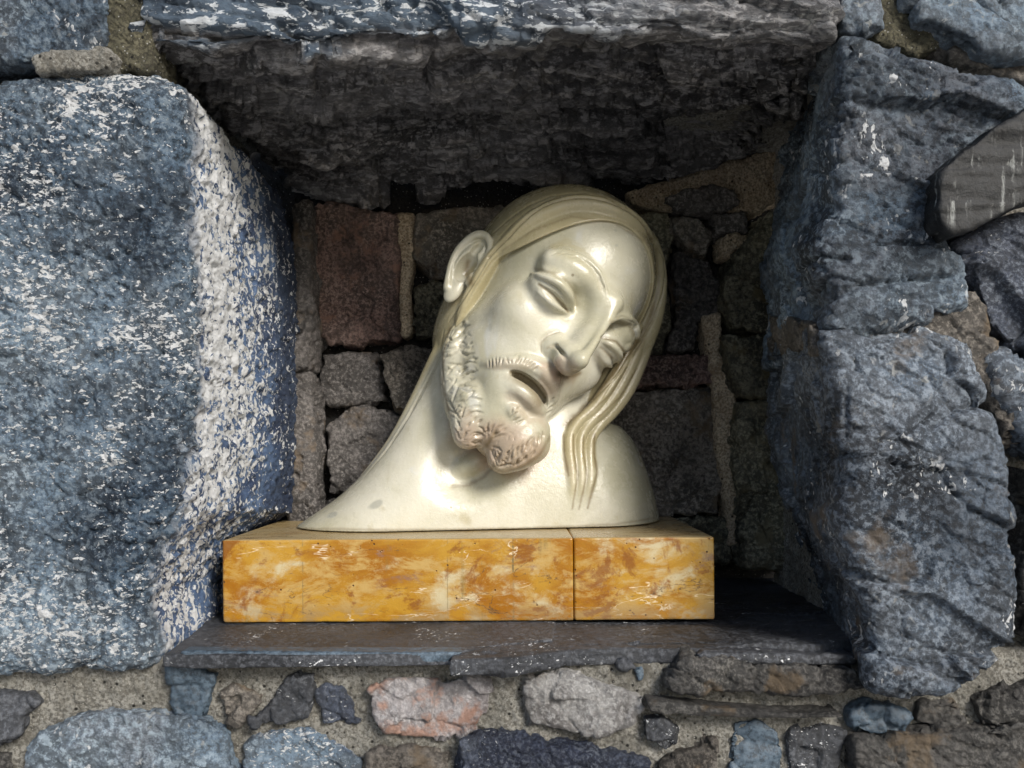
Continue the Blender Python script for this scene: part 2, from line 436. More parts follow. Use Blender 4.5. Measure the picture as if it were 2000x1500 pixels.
def onyx_mat():
    N = NT('yellow_marble')
    v = N.mapping(scale=(.5, 1, 1))
    n1 = N.noise(20, 9, .66, .5, v); n2 = N.noise(52, 10, .74, .4, v); n3 = N.noise(13, 8, .62, .3, N.mapping(loc=(2.2, 5, 3), scale=(.7, 1, 1)))
    c = N.mix(N.step(n1, .36, .58), (.30, .115, .004), (.44, .24, .025))
    c = N.mix(N.step(n2, .46, .60), c, (.46, .30, .095))
    c = N.mix(N.math('MULTIPLY', N.step(n3, .555, .62), N.step(n2, .38, .54, 0, .9)), c, (.53, .46, .29))
    c = N.mix(N.math('MULTIPLY', N.step(N.noise(24, 10, .72, .5, N.mapping(loc=(7, 7, 7))), .54, .62), .8), c, (.21, .07, .01))
    c = N.mix(N.math('MULTIPLY', N.step(N.noise(28, 10, .75, .4, N.mapping(loc=(1, 9, 4), scale=(.6, 1, 1.3))), .56, .66), .7), c, (.22, .13, .10))
    # upright smoky streaks
    sv = N.mapping(scale=(1, 1, .13), loc=(.7, 0, 0))
    st = N.math('MULTIPLY', N.step(N.noise(60, 5, .65, .2, sv), .58, .68), N.step(N.noise(34, 5, .6), .42, .6))
    c = N.mix(N.math('MULTIPLY', st, .6), c, (.21, .15, .05))
    # pale and dark hair veins
    for sc, lo, sz, col, ang in ((14, 3, (.25, 1, 1), (.72, .60, .42), .05), (22, 8, (.3, 1, 1.1), (.10, .06, .03), -.3), (9, 5, (.3, 1, .9), (.85, .72, .5), .15)):
        wv = N.noise(sc, 6, .55, 1.2, N.mapping(scale=sz, loc=(lo, lo, lo), rot=(0, ang, 0)))
        vein = N.math('MULTIPLY', N.step(N.math('ABSOLUTE', N.math('SUBTRACT', wv, .5)), .0045, .0), N.step(N.noise(25, 5, .6, 0, N.mapping(loc=(lo, 1, 1))), .48, .56))
        c = N.mix(vein, c, col)
    pit = N.math('MULTIPLY', N.step(N.voro(150), .14, .08), N.step(N.noise(33, 4), .5, .56))
    c = N.mix(pit, c, (.08, .035, .015))
    xs = N.sep()
    low = N.math('MULTIPLY', N.step(xs[2], -.128, -.146), N.step(n2, .42, .56))
    c = N.mix(N.math('MULTIPLY', low, .55), c, (.20, .12, .06))      # browner blotches towards the foot
    for x0, wd, a in ((PX(1003, 0, 0)[0], .0011, 1.0), (PX(875, 0, 0)[0], .0006, .5), (PX(942, 0, 0)[0], .0005, .4), (PX(592, 0, 0)[0], .0008, .5)):
        ln = N.step(N.math('ABSOLUTE', N.math('SUBTRACT', N.math('ADD', xs[0], N.math('MULTIPLY', N.math('SUBTRACT', n2, .5), .003)), x0)), wd, wd * .3)
        c = N.mix(N.math('MULTIPLY', N.math('MULTIPLY', ln, N.step(n2, .44, .56)), a), c, (.16, .12, .05))
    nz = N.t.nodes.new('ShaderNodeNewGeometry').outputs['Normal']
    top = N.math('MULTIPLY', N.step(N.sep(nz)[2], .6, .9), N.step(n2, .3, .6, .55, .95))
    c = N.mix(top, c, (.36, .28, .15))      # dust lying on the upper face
    bb = N.bump(N.noise(120, 6, .7), .0008, .5)
    bb = N.bump(N.math('SUBTRACT', 1.0, pit), .0008, .8, bb)
    return N.done(c, N.step(n2, .35, .65, .16, .40), bb, IOR=1.5)
M_onyx = onyx_mat()

# ------------------------------------------------------------------ unseen sheet in front of the wall, added to bounce light upward
def build_bounce_ground():
    N = NT('pale_gravel')
    c = N.mix(N.step(N.noise(3, 6, .6), .35, .65), (.34, .33, .31), (.46, .445, .42))
    c = N.mix(N.step(N.noise(90, 4, .7), .5, .7), c, (.20, .19, .18))
    m = N.done(c, .9, N.bump(N.noise(60, 5, .7), .01, .6))
    n = 24
    g = np.stack(np.meshgrid(np.linspace(-60, 60, n + 1), np.linspace(-119.6, .4, n + 1), indexing='ij'), -1).reshape(-1, 2)
    V = np.concatenate([g, -1.25 + 0 * g[:, :1]], 1)
    i, j = np.meshgrid(np.arange(n), np.arange(n), indexing='ij'); a = (i * (n + 1) + j).ravel()
    o = mesh_obj('ground', V, np.stack([a, a + n + 1, a + n + 2, a + 1], 1), m, None, False)
    o['kind'] = 'structure'
build_bounce_ground()
# ------------------------------------------------------------------ the marble bust
# sculpted as a distance field.  Frame (u, v, w): right, up, towards the viewer, unit KU metres
KU = 0.83 / FPX
YB = 0.13
VBOT = -160.2
def uvw_world(X):
    return np.stack([X[:, 0] * KU, YB - X[:, 2] * KU, X[:, 1] * KU], 1)
def to_px(X):
    k = FPX / (FPX - X[:, 2])
    return 1000 + X[:, 0] * k, HOR - X[:, 1] * k
def from_px(px, py, w):
    k = (FPX - w) / FPX
    return np.array([(px - 1000) * k, (HOR - py) * k, w])

YAW, PIT, ROL, HS = R_(28.0), R_(5.0), R_(38.5), 2.19
HC = np.array([52.0, 250.0, 0.0])
def _rot():
    cy, sy = math.cos(YAW), math.sin(YAW); cp, sp = math.cos(PIT), math.sin(PIT); cr, sr = math.cos(ROL), math.sin(ROL)
    B = np.array([[1, 0, 0], [0, 0, 1], [0, 1, 0]], float)
    return np.array([[cr, sr, 0], [-sr, cr, 0], [0, 0, 1]]) @ np.array([[1, 0, 0], [0, cp, sp], [0, -sp, cp]]) @ np.array([[cy, 0, sy], [0, 1, 0], [-sy, 0, cy]]) @ B
HR = _rot()
def head_of(X): return ((X - HC) @ HR) / HS           # uvw -> (r, f, t) in mm
def of_head(L): return (np.asarray(L, float) * HS) @ HR.T + HC

def ell(P, c, r):
    x = (P[:, 0] - c[0]) / r[0]; y = (P[:, 1] - c[1]) / r[1]; z = (P[:, 2] - c[2]) / r[2]
    k0 = np.sqrt(x * x + y * y + z * z)
    k1 = np.sqrt((x / r[0]) ** 2 + (y / r[1]) ** 2 + (z / r[2]) ** 2)
    return np.where(k0 < 1e-4, -min(r), k0 * (k0 - 1) / np.maximum(k1, 1e-6))
def cap(P, a, b, ra, rb=None):
    """round cone from a (radius ra) to b (radius rb)"""
    rb = ra if rb is None else rb
    a = np.asarray(a, F4); b = np.asarray(b, F4)
    e = b - a; w = P - a
    l2 = float(e @ e); rr = float(ra - rb); a2 = l2 - rr * rr
    if a2 <= 1e-3 * l2 or abs(rr) < 1e-3:
        t = np.clip((w @ e) / (l2 + 1e-9), 0, 1)
        q = w - t[:, None] * e
        return np.sqrt(np.einsum('ij,ij->i', q, q)) - (ra + (rb - ra) * t)
    il2 = 1 / l2
    y = w @ e; z = y - l2
    q = w - (y * il2)[:, None] * e
    x2 = np.einsum('ij,ij->i', q, q) * (l2 * l2); y2 = y * y * l2; z2 = z * z * l2
    k = math.copysign(1, rr) * rr * rr * x2
    o = (np.sqrt(x2 * (a2 * il2)) + y * rr) * il2 - ra
    m1 = np.sign(z) * a2 * z2 > k
    o[m1] = (np.sqrt(x2 + z2) * il2 - rb)[m1]
    m2 = (~m1) & (np.sign(y) * a2 * y2 < k)
    o[m2] = (np.sqrt(x2 + y2) * il2 - ra)[m2]
    return o
def spline(pts, rads, sub=4):
    A = np.concatenate([np.asarray(pts, float), np.asarray(rads, float)[:, None]], 1)
    if len(A) < 3: return A[:, :-1], A[:, -1]
    E = np.concatenate([[2 * A[0] - A[1]], A, [2 * A[-1] - A[-2]]])
    out = []
    for i in range(1, len(E) - 2):
        p0, p1, p2, p3 = E[i - 1:i + 3]
        for j in range(sub):
            t = j / sub
            out.append(0.5 * (2 * p1 + (p2 - p0) * t + (2 * p0 - 5 * p1 + 4 * p2 - p3) * t * t + (3 * p1 - p0 - 3 * p2 + p3) * t ** 3))
    out.append(A[-1]); out = np.array(out)
    return out[:, :-1], np.maximum(out[:, -1], 0.3)
def chain(P, pts, rads, k=None, far=34.0):
    pts, rads = spline(pts, rads)
    lo = (pts - rads[:, None]).min(0).astype(F4); hi = (pts + rads[:, None]).max(0).astype(F4)
    q = np.maximum(np.maximum(lo - P, P - hi), 0)
    d = np.sqrt(np.einsum('ij,ij->i', q, q)).astype(F4)
    s = np.nonzero(d < far)[0]
    if len(s):
        Q = P[s]; c = np.full(len(s), 1e9, F4)
        for i in range(len(pts) - 1):
            c = np.minimum(c, cap(Q, pts[i], pts[i + 1], rads[i], rads[i + 1]))
        d[s] = c
    return d

def skin_base(L):
    x = np.abs(L[:, 0]); M = np.stack([x, L[:, 1], L[:, 2]], 1)
    d = ell(M, (0, -6, 40), (72, 90, 80))
    d = smin(d, ell(M, (0, 26, -44), (56, 64, 84)), 22)
    d = smin(d, ell(M, (37, 57, -24), (20, 20, 20)), 16)                    # cheekbone
    d = smin(d, ell(M, (0, 70, -106), (27, 24, 24)), 16)                    # chin
    d = smin(d, ell(M, (0, 77, -80), (31, 20, 22)), 16)                     # muzzle
    d = smin(d, chain(M, [(4, 84, 24), (24, 82, 28), (48, 66, 22)], [5, 5.5, 5]), 16)     # brow
    d = smax(d, -ell(M, (30, 100, 2), (20, 19, 15)), 12)                    # eye socket
    d = smax(d, -ell(M, (15, 96, 2), (6, 10, 11)), 12)
    nb = chain(L, NOSE[0], NOSE[1])
    d = smin(d, nb, 17)
    nr = chain(L, NOSE[2], NOSE[3])
    d = smin(d, nr, 6)
    ball = ell(M, (33, 70, 1), (20, 19.5, 18.5))
    d = smin(d, ball, 5)
    return d

def _nose():
    def q(px, py, f, t):
        w = of_head((0, f, t))[2]; p = from_px(px, py, w); l = head_of(p[None])[0]; return tuple(l)
    a = [q(1190, 596, 84, 18), q(1172, 634, 88, 0), q(1146, 672, 96, -22), q(1118, 706, 102, -42)]
    b = [q(1206, 594, 88, 20), q(1186, 634, 97, 0), q(1163, 672, 110, -22), q(1139, 704, 119, -42)]
    return a, [7, 7.5, 9.5, 10.5], b, [4, 2.8, 2.8, 5]
NOSE = _nose()

def head_base_uvw(X): return skin_base(head_of(X).astype(F4)) * HS

def onto(base, pts, wmax=260, wmin=-150):
    """lift photograph points (px, py, offset) onto the surface of base"""
    out = []
    ws = np.arange(wmax, wmin, -1.0)
    for px, py, off in pts:
        k = (FPX - ws) / FPX
        X = np.stack([(px - 1000) * k, (HOR - py) * k, ws], 1)
        d = base(X.astype(F4))
        i = int(np.argmax(d < 0)) if (d < 0).any() else int(np.argmin(d))
        w = ws[i] + off
        out.append(from_px(px, py, w))
    return out

class Feat:
    """a relief laid on a base surface: chains of soft tubes added (+) or cut (-)"""
    def __init__(self, base): self.base = base; self.items = []
    def tube(self, pts, rads, k, sign=1):
        if not hasattr(rads, '__len__'): rads = [rads] * len(pts)
        q, r = spline(pts, rads)
        P = np.array(onto(self.base, q)); k_ = (FPX - P[:, 2]) / FPX
        w = P[:, 2].copy()
        for _ in range(3):
            w[1:-1] = (w[:-2] + 2 * w[1:-1] + w[2:]) / 4
        P = np.array([from_px(a[0], a[1], b_) for a, b_ in zip(q, w)])
        m = r.max() + k + 14
        self.items.append((P, r, k, sign, P.min(0) - m, P.max(0) + m)); return self
    def apply(self, X, d):
        d = d.copy()
        for P, rads, k, sign, lo, hi in self.items:
            s = np.nonzero(((X > lo) & (X < hi)).all(1))[0]
            if len(s) == 0: continue
            c = np.full(len(s), 1e9, F4); Xs = X[s]
            for i in range(len(P) - 1): c = np.minimum(c, cap(Xs, P[i], P[i + 1], rads[i], rads[i + 1]))
            d[s] = smin(d[s], c, k) if sign > 0 else smax(d[s], -c, k)
        return d

FACE = Feat(head_base_uvw)
# --- near eye
FACE.tube([(1090, 520, -25), (1110, 526, -21), (1128, 540, -18)], [18, 23, 17], 26)          # fold under the brow
FACE.tube([(1046, 526, 4), (1070, 532, 5), (1092, 538, 5), (1112, 552, 5), (1125, 572, 4), (1128, 598, 3)], [2, 3, 3.5, 4, 5, 5], 7, -1)   # crease over the lid
FACE.tube([(1042, 536, -1), (1060, 541, 3), (1080, 547, 6), (1099, 558, 7), (1112, 574, 6), (1118, 590, 2), (1120, 611, -3)], [3, 5, 6.5, 7.5, 7.5, 6.5, 4], 1.6)  # upper lid
FACE.tube([(1052, 555, 2), (1068, 566, 2), (1085, 580, 1), (1099, 596, 0), (1110, 610, -1)], [2, 4.5, 6.5, 6.5, 3], 1.5, -1)   # slit
FACE.tube([(1056, 572, -1), (1072, 586, 0), (1090, 600, 0), (1112, 614, -4)], [3, 5, 5, 3], 4)      # lower lid
FACE.tube([(1044, 588, 4), (1068, 601, 4), (1092, 613, 4), (1110, 623, 3)], [1.5, 3, 3, 2], 6, -1)    # crease under it
# --- far eye
FACE.tube([(1206, 644, -16), (1220, 660, -13), (1222, 676, -14)], [18, 22, 14], 8)
FACE.tube([(1178, 661, 3), (1190, 663, 4), (1206, 670, 4), (1220, 688, 4), (1222, 704, 4)], [1.5, 3.5, 3.5, 3.5, 2], 5, -1)
FACE.tube([(1176, 669, -5), (1190, 672, 2), (1205, 682, 2), (1213, 697, 1), (1211, 710, -4)], [4, 6, 7, 6, 3], 3)
FACE.tube([(1177, 681, 2), (1187, 690, 3), (1196, 702, 3), (1202, 714, 1)], [2.5, 4, 4, 2.5], 3, -1)
FACE.tube([(1176, 696, -4), (1184, 708, -2), (1196, 718, -4)], [3, 5, 3], 4)
# --- brows
FACE.tube([(1073, 498, -3), (1098, 493, 2), (1128, 501, 4), (1153, 514, 4), (1172, 534, 4), (1182, 556, 2), (1188, 576, -3)], [3, 5, 6, 6, 6, 5, 3], 2.5)
FACE.tube([(1196, 628, -7), (1212, 620, -4), (1232, 627, -4), (1245, 643, -4), (1247, 662, -6)], [5, 8, 9, 8, 5], 5)
# --- nose
FACE.tube([(1131, 706, -14), (1122, 702, -16)], [16, 15], 8)
FACE.tube([(1088, 672, -12), (1079, 680, -10), (1082, 694, -12)], [18, 18, 13], 6)
FACE.tube([(1100, 706, -8), (1108, 720, -8)], [14, 12], 10)
FACE.tube([(1092, 682, -12), (1112, 694, -12)], [17, 18], 10)
FACE.tube([(1094, 648, 3), (1073, 655, 4), (1060, 668, 4), (1059, 684, 4), (1066, 698, 3)], [2, 3.5, 4, 4, 2], 4, -1)
FACE.tube([(1072, 681, 9), (1086, 676, 10), (1098, 686, 10), (1106, 700, 8)], [2, 3.5, 4, 3], 4, -1)
FACE.tube([(1100, 732, 4), (1118, 736, 6)], [6, 7], 4, -1)
# --- lips, moustache
FACE.tube([(950, 711, -6), (975, 711, -5), (1005, 711, -3), (1035, 714, -2), (1062, 726, -2), (1080, 748, -1), (1084, 778, -3)], [6, 12, 15, 17, 18, 16, 9], 7)
FACE.tube([(996, 752, -8), (1018, 764, -3), (1040, 784, -1), (1054, 804, -5)], [6, 11, 13, 8], 10)
FACE.tube([(998, 727, 2), (1012, 733, -4), (1028, 744, -8), (1046, 760, -9), (1060, 777, -9), (1068, 794, -6)], [3, 8, 11, 12, 10.5, 4], 1.5, -1)
FACE.tube([(1008, 734, -10), (1024, 744, -26), (1042, 759, -34), (1058, 779, -26)], [6, 11, 14, 11], 2, -1)
FACE.tube([(992, 776, 6), (1010, 788, 6), (1030, 804, 6)], [4, 5, 4], 12, -1)
FACE.tube([(1004, 802, -4), (1014, 818, -4)], [11, 12], 8)

def skin_sdf(X): return FACE.apply(X, head_base_uvw(X).astype(F4))

def hair_cap(X):
    L = head_of(X).astype(F4)
    x = np.abs(L[:, 0]); M = np.stack([x, L[:, 1], L[:, 2]], 1); t = L[:, 2]; f = L[:, 1]
    hair = ell(M, (0, -7, 39), (78, 95, 84))
    hair = smin(hair, ell(M, (0, -16, -20), (69, 62, 86)), 20)
    rho = np.sqrt((x / np.where(L[:, 0] > 0, 69.5, 67.5)) ** 2 + ((t + 12) / np.where(t > -12, 101.0, 90.0)) ** 2)
    open_ = (rho - 1.0) * 68.0
    hair = smax(hair, -(open_ + np.maximum(0, (20 - f)) * 1.6), 2.5)
    return hair * HS
HAIR = Feat(hair_cap)
# band behind the hairline, rope-like edges
HAIR.tube([(918, 592, -10), (938, 548, -10), (965, 508, -9), (1000, 472, -8), (1040, 438, -8), (1084, 415, -8), (1125, 405, -8), (1168, 407, -8), (1210, 420, -8), (1245, 441, -8), (1272, 466, -10)], [10, 11, 13, 16, 20, 22, 22, 22, 20, 17, 10], 4)

HAIR2 = Feat(lambda X: np.minimum(hair_cap(X), head_base_uvw(X)))
HAIR2.tube([(992, 472, -6), (966, 503, 0), (944, 536, 4), (926, 568, 4), (909, 604, 0), (896, 645, -8)], [10, 13, 13, 12, 11, 8], 3)
def ear_sdf(L):
    M = np.stack([-L[:, 0], L[:, 1], L[:, 2]], 1)      # the far ear is lost under the hair
    ex = M - np.array([71, 2, -15], F4)
    ca, sa = math.cos(R_(42)), math.sin(R_(42))
    a = ex[:, 0] * sa - ex[:, 1] * ca; n = ex[:, 0] * ca + ex[:, 1] * sa
    E = np.stack([a, n, ex[:, 2] - 0.18 * a], 1) / F4(.94)
    plate = ell(E, (9, -7, 4), (17, 14, 29))
    ear = smin(plate, ell(E, (3, 0, -25), (8, 5, 12)), 5)
    hel = [(-4, 5, 2), (-4, 4, 14), (-2, 4, 24), (4, 4, 30.5), (12, 4, 31), (19, 4, 25), (22.5, 4, 14), (23, 4, 2), (20, 4, -9), (14, 4, -19), (8, 3, -27)]
    ear = smin(ear, chain(E, hel, [1.5, 2.5, 3, 3.4, 3.6, 3.7, 3.6, 3.4, 3.2, 3.4, 4.5], 2), 2.2)
    ear = smin(ear, chain(E, [(5, 3, 22), (11, 3.5, 16), (14.5, 3.5, 6), (13.5, 3.5, -4), (9, 3, -14)], [1.8, 2.6, 2.8, 2.6, 2.2], 2), 3)
    ear = smax(ear, -ell(E, (6, 6, -2), (8.5, 13, 15)), 2.0)
    ear = smax(ear, -ell(E, (9, 5, 18), (4, 5, 8)), 2.5)
    ear = smin(ear, ell(E, (-5, 3, -7), (4, 4, 7)), 2.5)
    return ear * F4(.94)

def beard_base(X):
    L = head_of(X).astype(F4)
    M = np.stack([np.abs(L[:, 0]), L[:, 1], L[:, 2]], 1)
    d = smin(skin_base(L), ell(M, (0, 72, -112), (34, 22, 27)), 10)
    return d * HS
BEARD = Feat(beard_base)
_b = [(903, 640, -22), (896, 690, -26), (898, 745, -28), (909, 795, -30), (930, 830, -28)]
BEARD_P = onto(head_base_uvw, [(903, 636, -30), (900, 685, -34), (902, 740, -36), (913, 792, -36)])
def beard_sdf(X):
    def at(px, py, w_): return from_px(px, py, w_)
    jaw = chain(X, BEARD_P, [12, 32, 37, 40], 20)
    L = head_of(X).astype(F4)
    far = chain(L, [(56, 34, -66), (46, 50, -94), (32, 64, -116)], [7, 11, 15], 8) * HS
    q = BW
    l0 = chain(X, [at(972, 800, q - 62), at(985, 836, q - 56)], [56, 60], 20)
    l1 = chain(X, [at(932, 790, q - 44), at(922, 822, q - 36), at(915, 848, q - 32)], [44, 38, 27], 20)
    l2 = chain(X, [at(1018, 838, q - 50), at(1012, 866, q - 34), at(984, 894, q - 30)], [48, 46, 29], 20)
    l3 = chain(X, [at(1030, 850, q - 44), at(1040, 868, q - 40)], [40, 32], 20)
    d = smin(jaw, l1, 16); d2 = smin(smin(far, l3, 14), l2, 14)
    d = smin(d, d2, 5)
    return smin(d, l0, 10).astype(F4)
BW = float(onto(head_base_uvw, [(985, 835, 0)])[0][2])

TORSO_PX = [(576, 1036), (582, 1020), (612, 1003), (652, 976), (690, 944), (724, 908), (762, 856), (800, 786), (840, 708), (880, 640), (910, 560), (960, 500),
            (1180, 600), (1192, 700), (1178, 780), (1186, 822), (1214, 836), (1240, 868), (1260, 915), (1276, 965), (1286, 1010), (1286, 1036)]
def w0_of(u): return -12 - 0.15 * u
def _torso_poly():
    out = []
    for px, py in TORSO_PX:
        w = w0_of(px - 1000.0)
        p = from_px(px, py, w)
        out.append((p[0], p[1]))
    # deepen the foot so the bottom plane does the cutting
    top = [p for p in out if p[1] > VBOT + 6]
    q, _ = spline(top, [1.0] * len(top), 3)
    q = [tuple(p) for p in q]
    return [(out[0][0], VBOT - 400), (out[0][0], VBOT - 4)] + [(out[1][0] + 3, VBOT + 4)] + q + [(out[-2][0], VBOT), (out[-1][0], VBOT - 400)]
TP = _torso_poly()

def torso_sdf(X):
    u, v, w = X[:, 0], X[:, 1], X[:, 2]
    d2 = poly_sdf(u, v, TP)
    Rr = 120.0
    T = 148 - 50 * sstep(-150, 120, v)
    a = np.maximum(d2 + Rr, 0)
    b = (w - w0_of(u)) * (Rr / T)
    q = np.sqrt(a * a + b * b) - Rr
    q = q * np.minimum(1.0, T / Rr * 0.9)
    d = q
    def P3(px, py, w_): return from_px(px, py, w_)
    # hollow of the throat and the tendon that crosses it
    d = smax(d, -ell(X, P3(908, 898, 164), (54, 58, 42)), 46)
    d = smin(d, chain(X, [P3(880, 926, 96), P3(922, 908, 108), P3(970, 876, 92)], [14, 22, 20]), 9)
    d = smax(d, -chain(X, [P3(886, 950, 130), P3(915, 949, 134), P3(945, 934, 138), P3(975, 908, 136)], [1, 4, 6, 4]), 7)
    # lock of hair lying on the shoulder
    d = smax(d, -(v - VBOT), 3.0)
    return d.astype(F4)

def _strand(top, low):
    q = np.array([from_px(*p) for p in top] + onto(torso_sdf, low)); px, py = to_px(q); w = q[:, 2].copy()
    for _ in range(2): w[1:-1] = (w[:-2] + 2 * w[1:-1] + w[2:]) / 4; px[1:-1] = (px[:-2] + 4 * px[1:-1] + px[2:]) / 6
    return [from_px(a, b, c) for a, b, c in zip(px, py, w)]
STRANDS = [
 (_strand([(1252, 640, 24), (1224, 700, 40), (1192, 755, 56), (1158, 800, 70), (1126, 824, 82)], [(1110, 850, -4), (1110, 880, -5), (1119, 925, -5), (1120, 958, -5), (1109, 996, -12)]), [7, 11, 13, 12, 11, 10.5, 11, 11, 10, 6]),
 (_strand([(1267, 640, 14), (1243, 702, 28), (1211, 760, 44), (1179, 803, 62), (1147, 828, 76)], [(1131, 854, -4), (1130, 884, -5), (1138, 927, -5), (1138, 958, -5), (1122, 997, -12)]), [7, 11, 13, 12, 11, 10.5, 11, 11, 10, 6]),
 (_strand([(1282, 640, 6), (1261, 702, 18), (1229, 762, 32), (1200, 804, 50), (1168, 832, 64)], [(1151, 858, -4), (1150, 886, -5), (1156, 927, -5), (1154, 956, -5), (1135, 996, -12)]), [7, 11, 13, 12, 11, 10.5, 11, 11, 10, 6])]

def lock_sdf(X):
    """hair that falls behind the far cheek, and the strand down the near side of the neck"""
    P3 = from_px
    a = chain(X, [P3(1215, 450, -60), P3(1255, 462, -36), P3(1281, 500, -14), P3(1288, 560, 0), P3(1278, 625, 2), P3(1250, 690, 8), P3(1222, 745, 20), P3(1198, 785, 34)],
              [22, 22, 18, 18, 19, 22, 22, 14], 14)
    a = smin(a, chain(X, [P3(1262, 560, -26), P3(1240, 660, -14), P3(1205, 735, 4), P3(1170, 790, 20)], [26, 36, 38, 30]), 8)
    for p, r in STRANDS:
        a = smin(a, chain(X, np.array(p), r), 1.5)
    b = chain(X, [P3(908, 575, 0), P3(892, 622, 16), P3(854, 705, 32), P3(814, 785, 42), P3(770, 862, 46), P3(712, 928, 44)], [20, 16, 16, 14, 12, 5], 6)
    return a.astype(F4), b.astype(F4)

def bust_parts(X):
    L = head_of(X).astype(F4)
    sk = skin_sdf(X); be = beard_sdf(X)
    ea = ear_sdf(L) * F4(HS)
    ha = HAIR2.apply(X, HAIR.apply(X, hair_cap(X).astype(F4)))
    to = torso_sdf(X)
    la, lb = lock_sdf(X)
    ha = smin(ha, la, 7.0); ha = smin(ha, lb, 6.0)
    ha = smax(ha, -(X[:, 1] - VBOT), 2)
    return sk, ha.astype(F4), ea, be, to

def bust_sdf(X):
    sk, ha, ea, be, to = bust_parts(X)
    d = smin(sk, be, 6.0)
    d = smin(d, ea, 5.0)
    d = smin(d, ha, 3.0)
    d = smin(d, to, 5.0)
    return d.astype(F4)

# carved strokes, in photograph pixels: (points, half width, depth)  depth > 0 cuts, < 0 raises
STROKES = []
def st(pts, wid, dep, tap=1): STROKES.append((pts, wid, dep, tap))

def carve(X, N, own):
    px, py = to_px(X)
    view = X - np.array([0, 0, FPX]); view /= np.linalg.norm(view, axis=1, keepdims=True)
    face = sstep(0.02, 0.3, -(view * N).sum(1))
    D = np.zeros(len(X))
    for pts, wid, dep, tap in STROKES:
        pts = np.asarray(pts, float); m = wid * 2.6
        lo = pts.min(0) - m; hi = pts.max(0) + m
        s = np.nonzero((px > lo[0]) & (px < hi[0]) & (py > lo[1]) & (py < hi[1]) & (X[:, 2] > -110))[0]
        if len(s) == 0: continue
        x, y = px[s], py[s]; best = np.full(len(s), 1e9); tb = np.zeros(len(s))
        seg = np.linalg.norm(np.diff(pts, axis=0), axis=1); cum = np.concatenate([[0], np.cumsum(seg)]); tot = cum[-1]
        for i in range(len(pts) - 1):
            e = pts[i + 1] - pts[i]
            t = np.clip(((x - pts[i][0]) * e[0] + (y - pts[i][1]) * e[1]) / (e @ e), 0, 1)
            dd = np.hypot(x - pts[i][0] - e[0] * t, y - pts[i][1] - e[1] * t)
            b = dd < best; best[b] = dd[b]; tb[b] = (cum[i] + seg[i] * t[b]) / tot
        if tap == 1: env = np.sqrt(np.clip(np.sin(np.pi * np.clip(tb * 0.96 + 0.02, 0, 1)), 0, 1))
        elif tap == 2: env = np.clip(1.15 - tb, 0, 1)
        else: env = 1.0
        wv = wid * (0.5 + 0.5 * env)
        D[s] += dep * env * np.exp(-(best / wv) ** 2 * 1.6)
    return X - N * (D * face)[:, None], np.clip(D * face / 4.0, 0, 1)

def zoomed(x0, y0, sc, lines, wid, dep, tap=1):
    for l in lines: st([(x0 + x / sc, y0 + y / sc) for x, y in l], wid, dep, tap)
# beard tufts
zoomed(850, 600, 4.287, [
 [(95, 210), (180, 150), (255, 90)], [(115, 280), (210, 230), (260, 160), (300, 150)], [(85, 350), (190, 335), (260, 320), (318, 300)], [(200, 330), (235, 270), (270, 240)],
 [(215, 365), (265, 400), (335, 385)], [(80, 420), (140, 400), (205, 360)], [(100, 470), (220, 480), (300, 455), (355, 470)], [(225, 470), (290, 430), (345, 425)],
 [(110, 560), (160, 500), (190, 480)], [(150, 570), (240, 575), (300, 545), (365, 530)], [(220, 560), (250, 510), (300, 500)], [(180, 650), (280, 610), (340, 600)], [(190, 655), (280, 650), (350, 660)],
 [(110, 700), (160, 640), (185, 590)], [(150, 790), (170, 720), (200, 660)], [(160, 800), (260, 780), (330, 700)], [(230, 690), (270, 700), (330, 700)], [(290, 760), (340, 760), (400, 775)], [(300, 740), (310, 720), (330, 700)],
 [(225, 920), (240, 860), (260, 830)], [(240, 935), (310, 885), (360, 875), (412, 890)], [(260, 850), (330, 830), (380, 830)], [(120, 860), (170, 880), (200, 920)], [(110, 770), (150, 840), (160, 870)],
 [(270, 1010), (285, 985), (305, 960)], [(325, 965), (335, 940), (345, 915)], [(365, 975), (385, 950), (400, 940)], [(210, 1000), (190, 960), (180, 930)], [(200, 1090), (190, 1050), (170, 1010)], [(230, 1110), (260, 1060), (260, 1040)],
 [(300, 1120), (330, 1080), (390, 1075), (410, 1090)], [(310, 1130), (350, 1150), (400, 1110)],
 [(440, 1060), (440, 1010), (450, 970)], [(465, 1060), (480, 1010), (500, 980)], [(480, 1075), (530, 1010), (580, 985)], [(490, 1085), (550, 1040), (605, 1015)], [(490, 1105), (550, 1075), (605, 1065)], [(420, 1060), (400, 1020), (370, 1000)], [(420, 1080), (380, 1060), (330, 1050)],
 [(620, 1205), (590, 1250), (585, 1300)], [(660, 1195), (640, 1240), (635, 1290)], [(700, 1165), (680, 1215), (675, 1270)], [(745, 1145), (725, 1190), (715, 1240)], [(790, 1120), (770, 1160), (755, 1215)], [(835, 1095), (825, 1140), (815, 1190)], [(880, 1070), (880, 1110), (865, 1160)], [(910, 1040), (915, 1080), (900, 1120)],
 [(470, 1200), (490, 1260), (520, 1330)], [(560, 1215), (530, 1250), (500, 1290)], [(610, 1320), (570, 1335), (530, 1340)], [(480, 1170), (530, 1180), (560, 1210)], [(700, 1280), (690, 1310), (670, 1340)], [(770, 1240), (765, 1270), (745, 1300)], [(840, 1200), (835, 1230), (815, 1260)]], 2.5, 3.6)
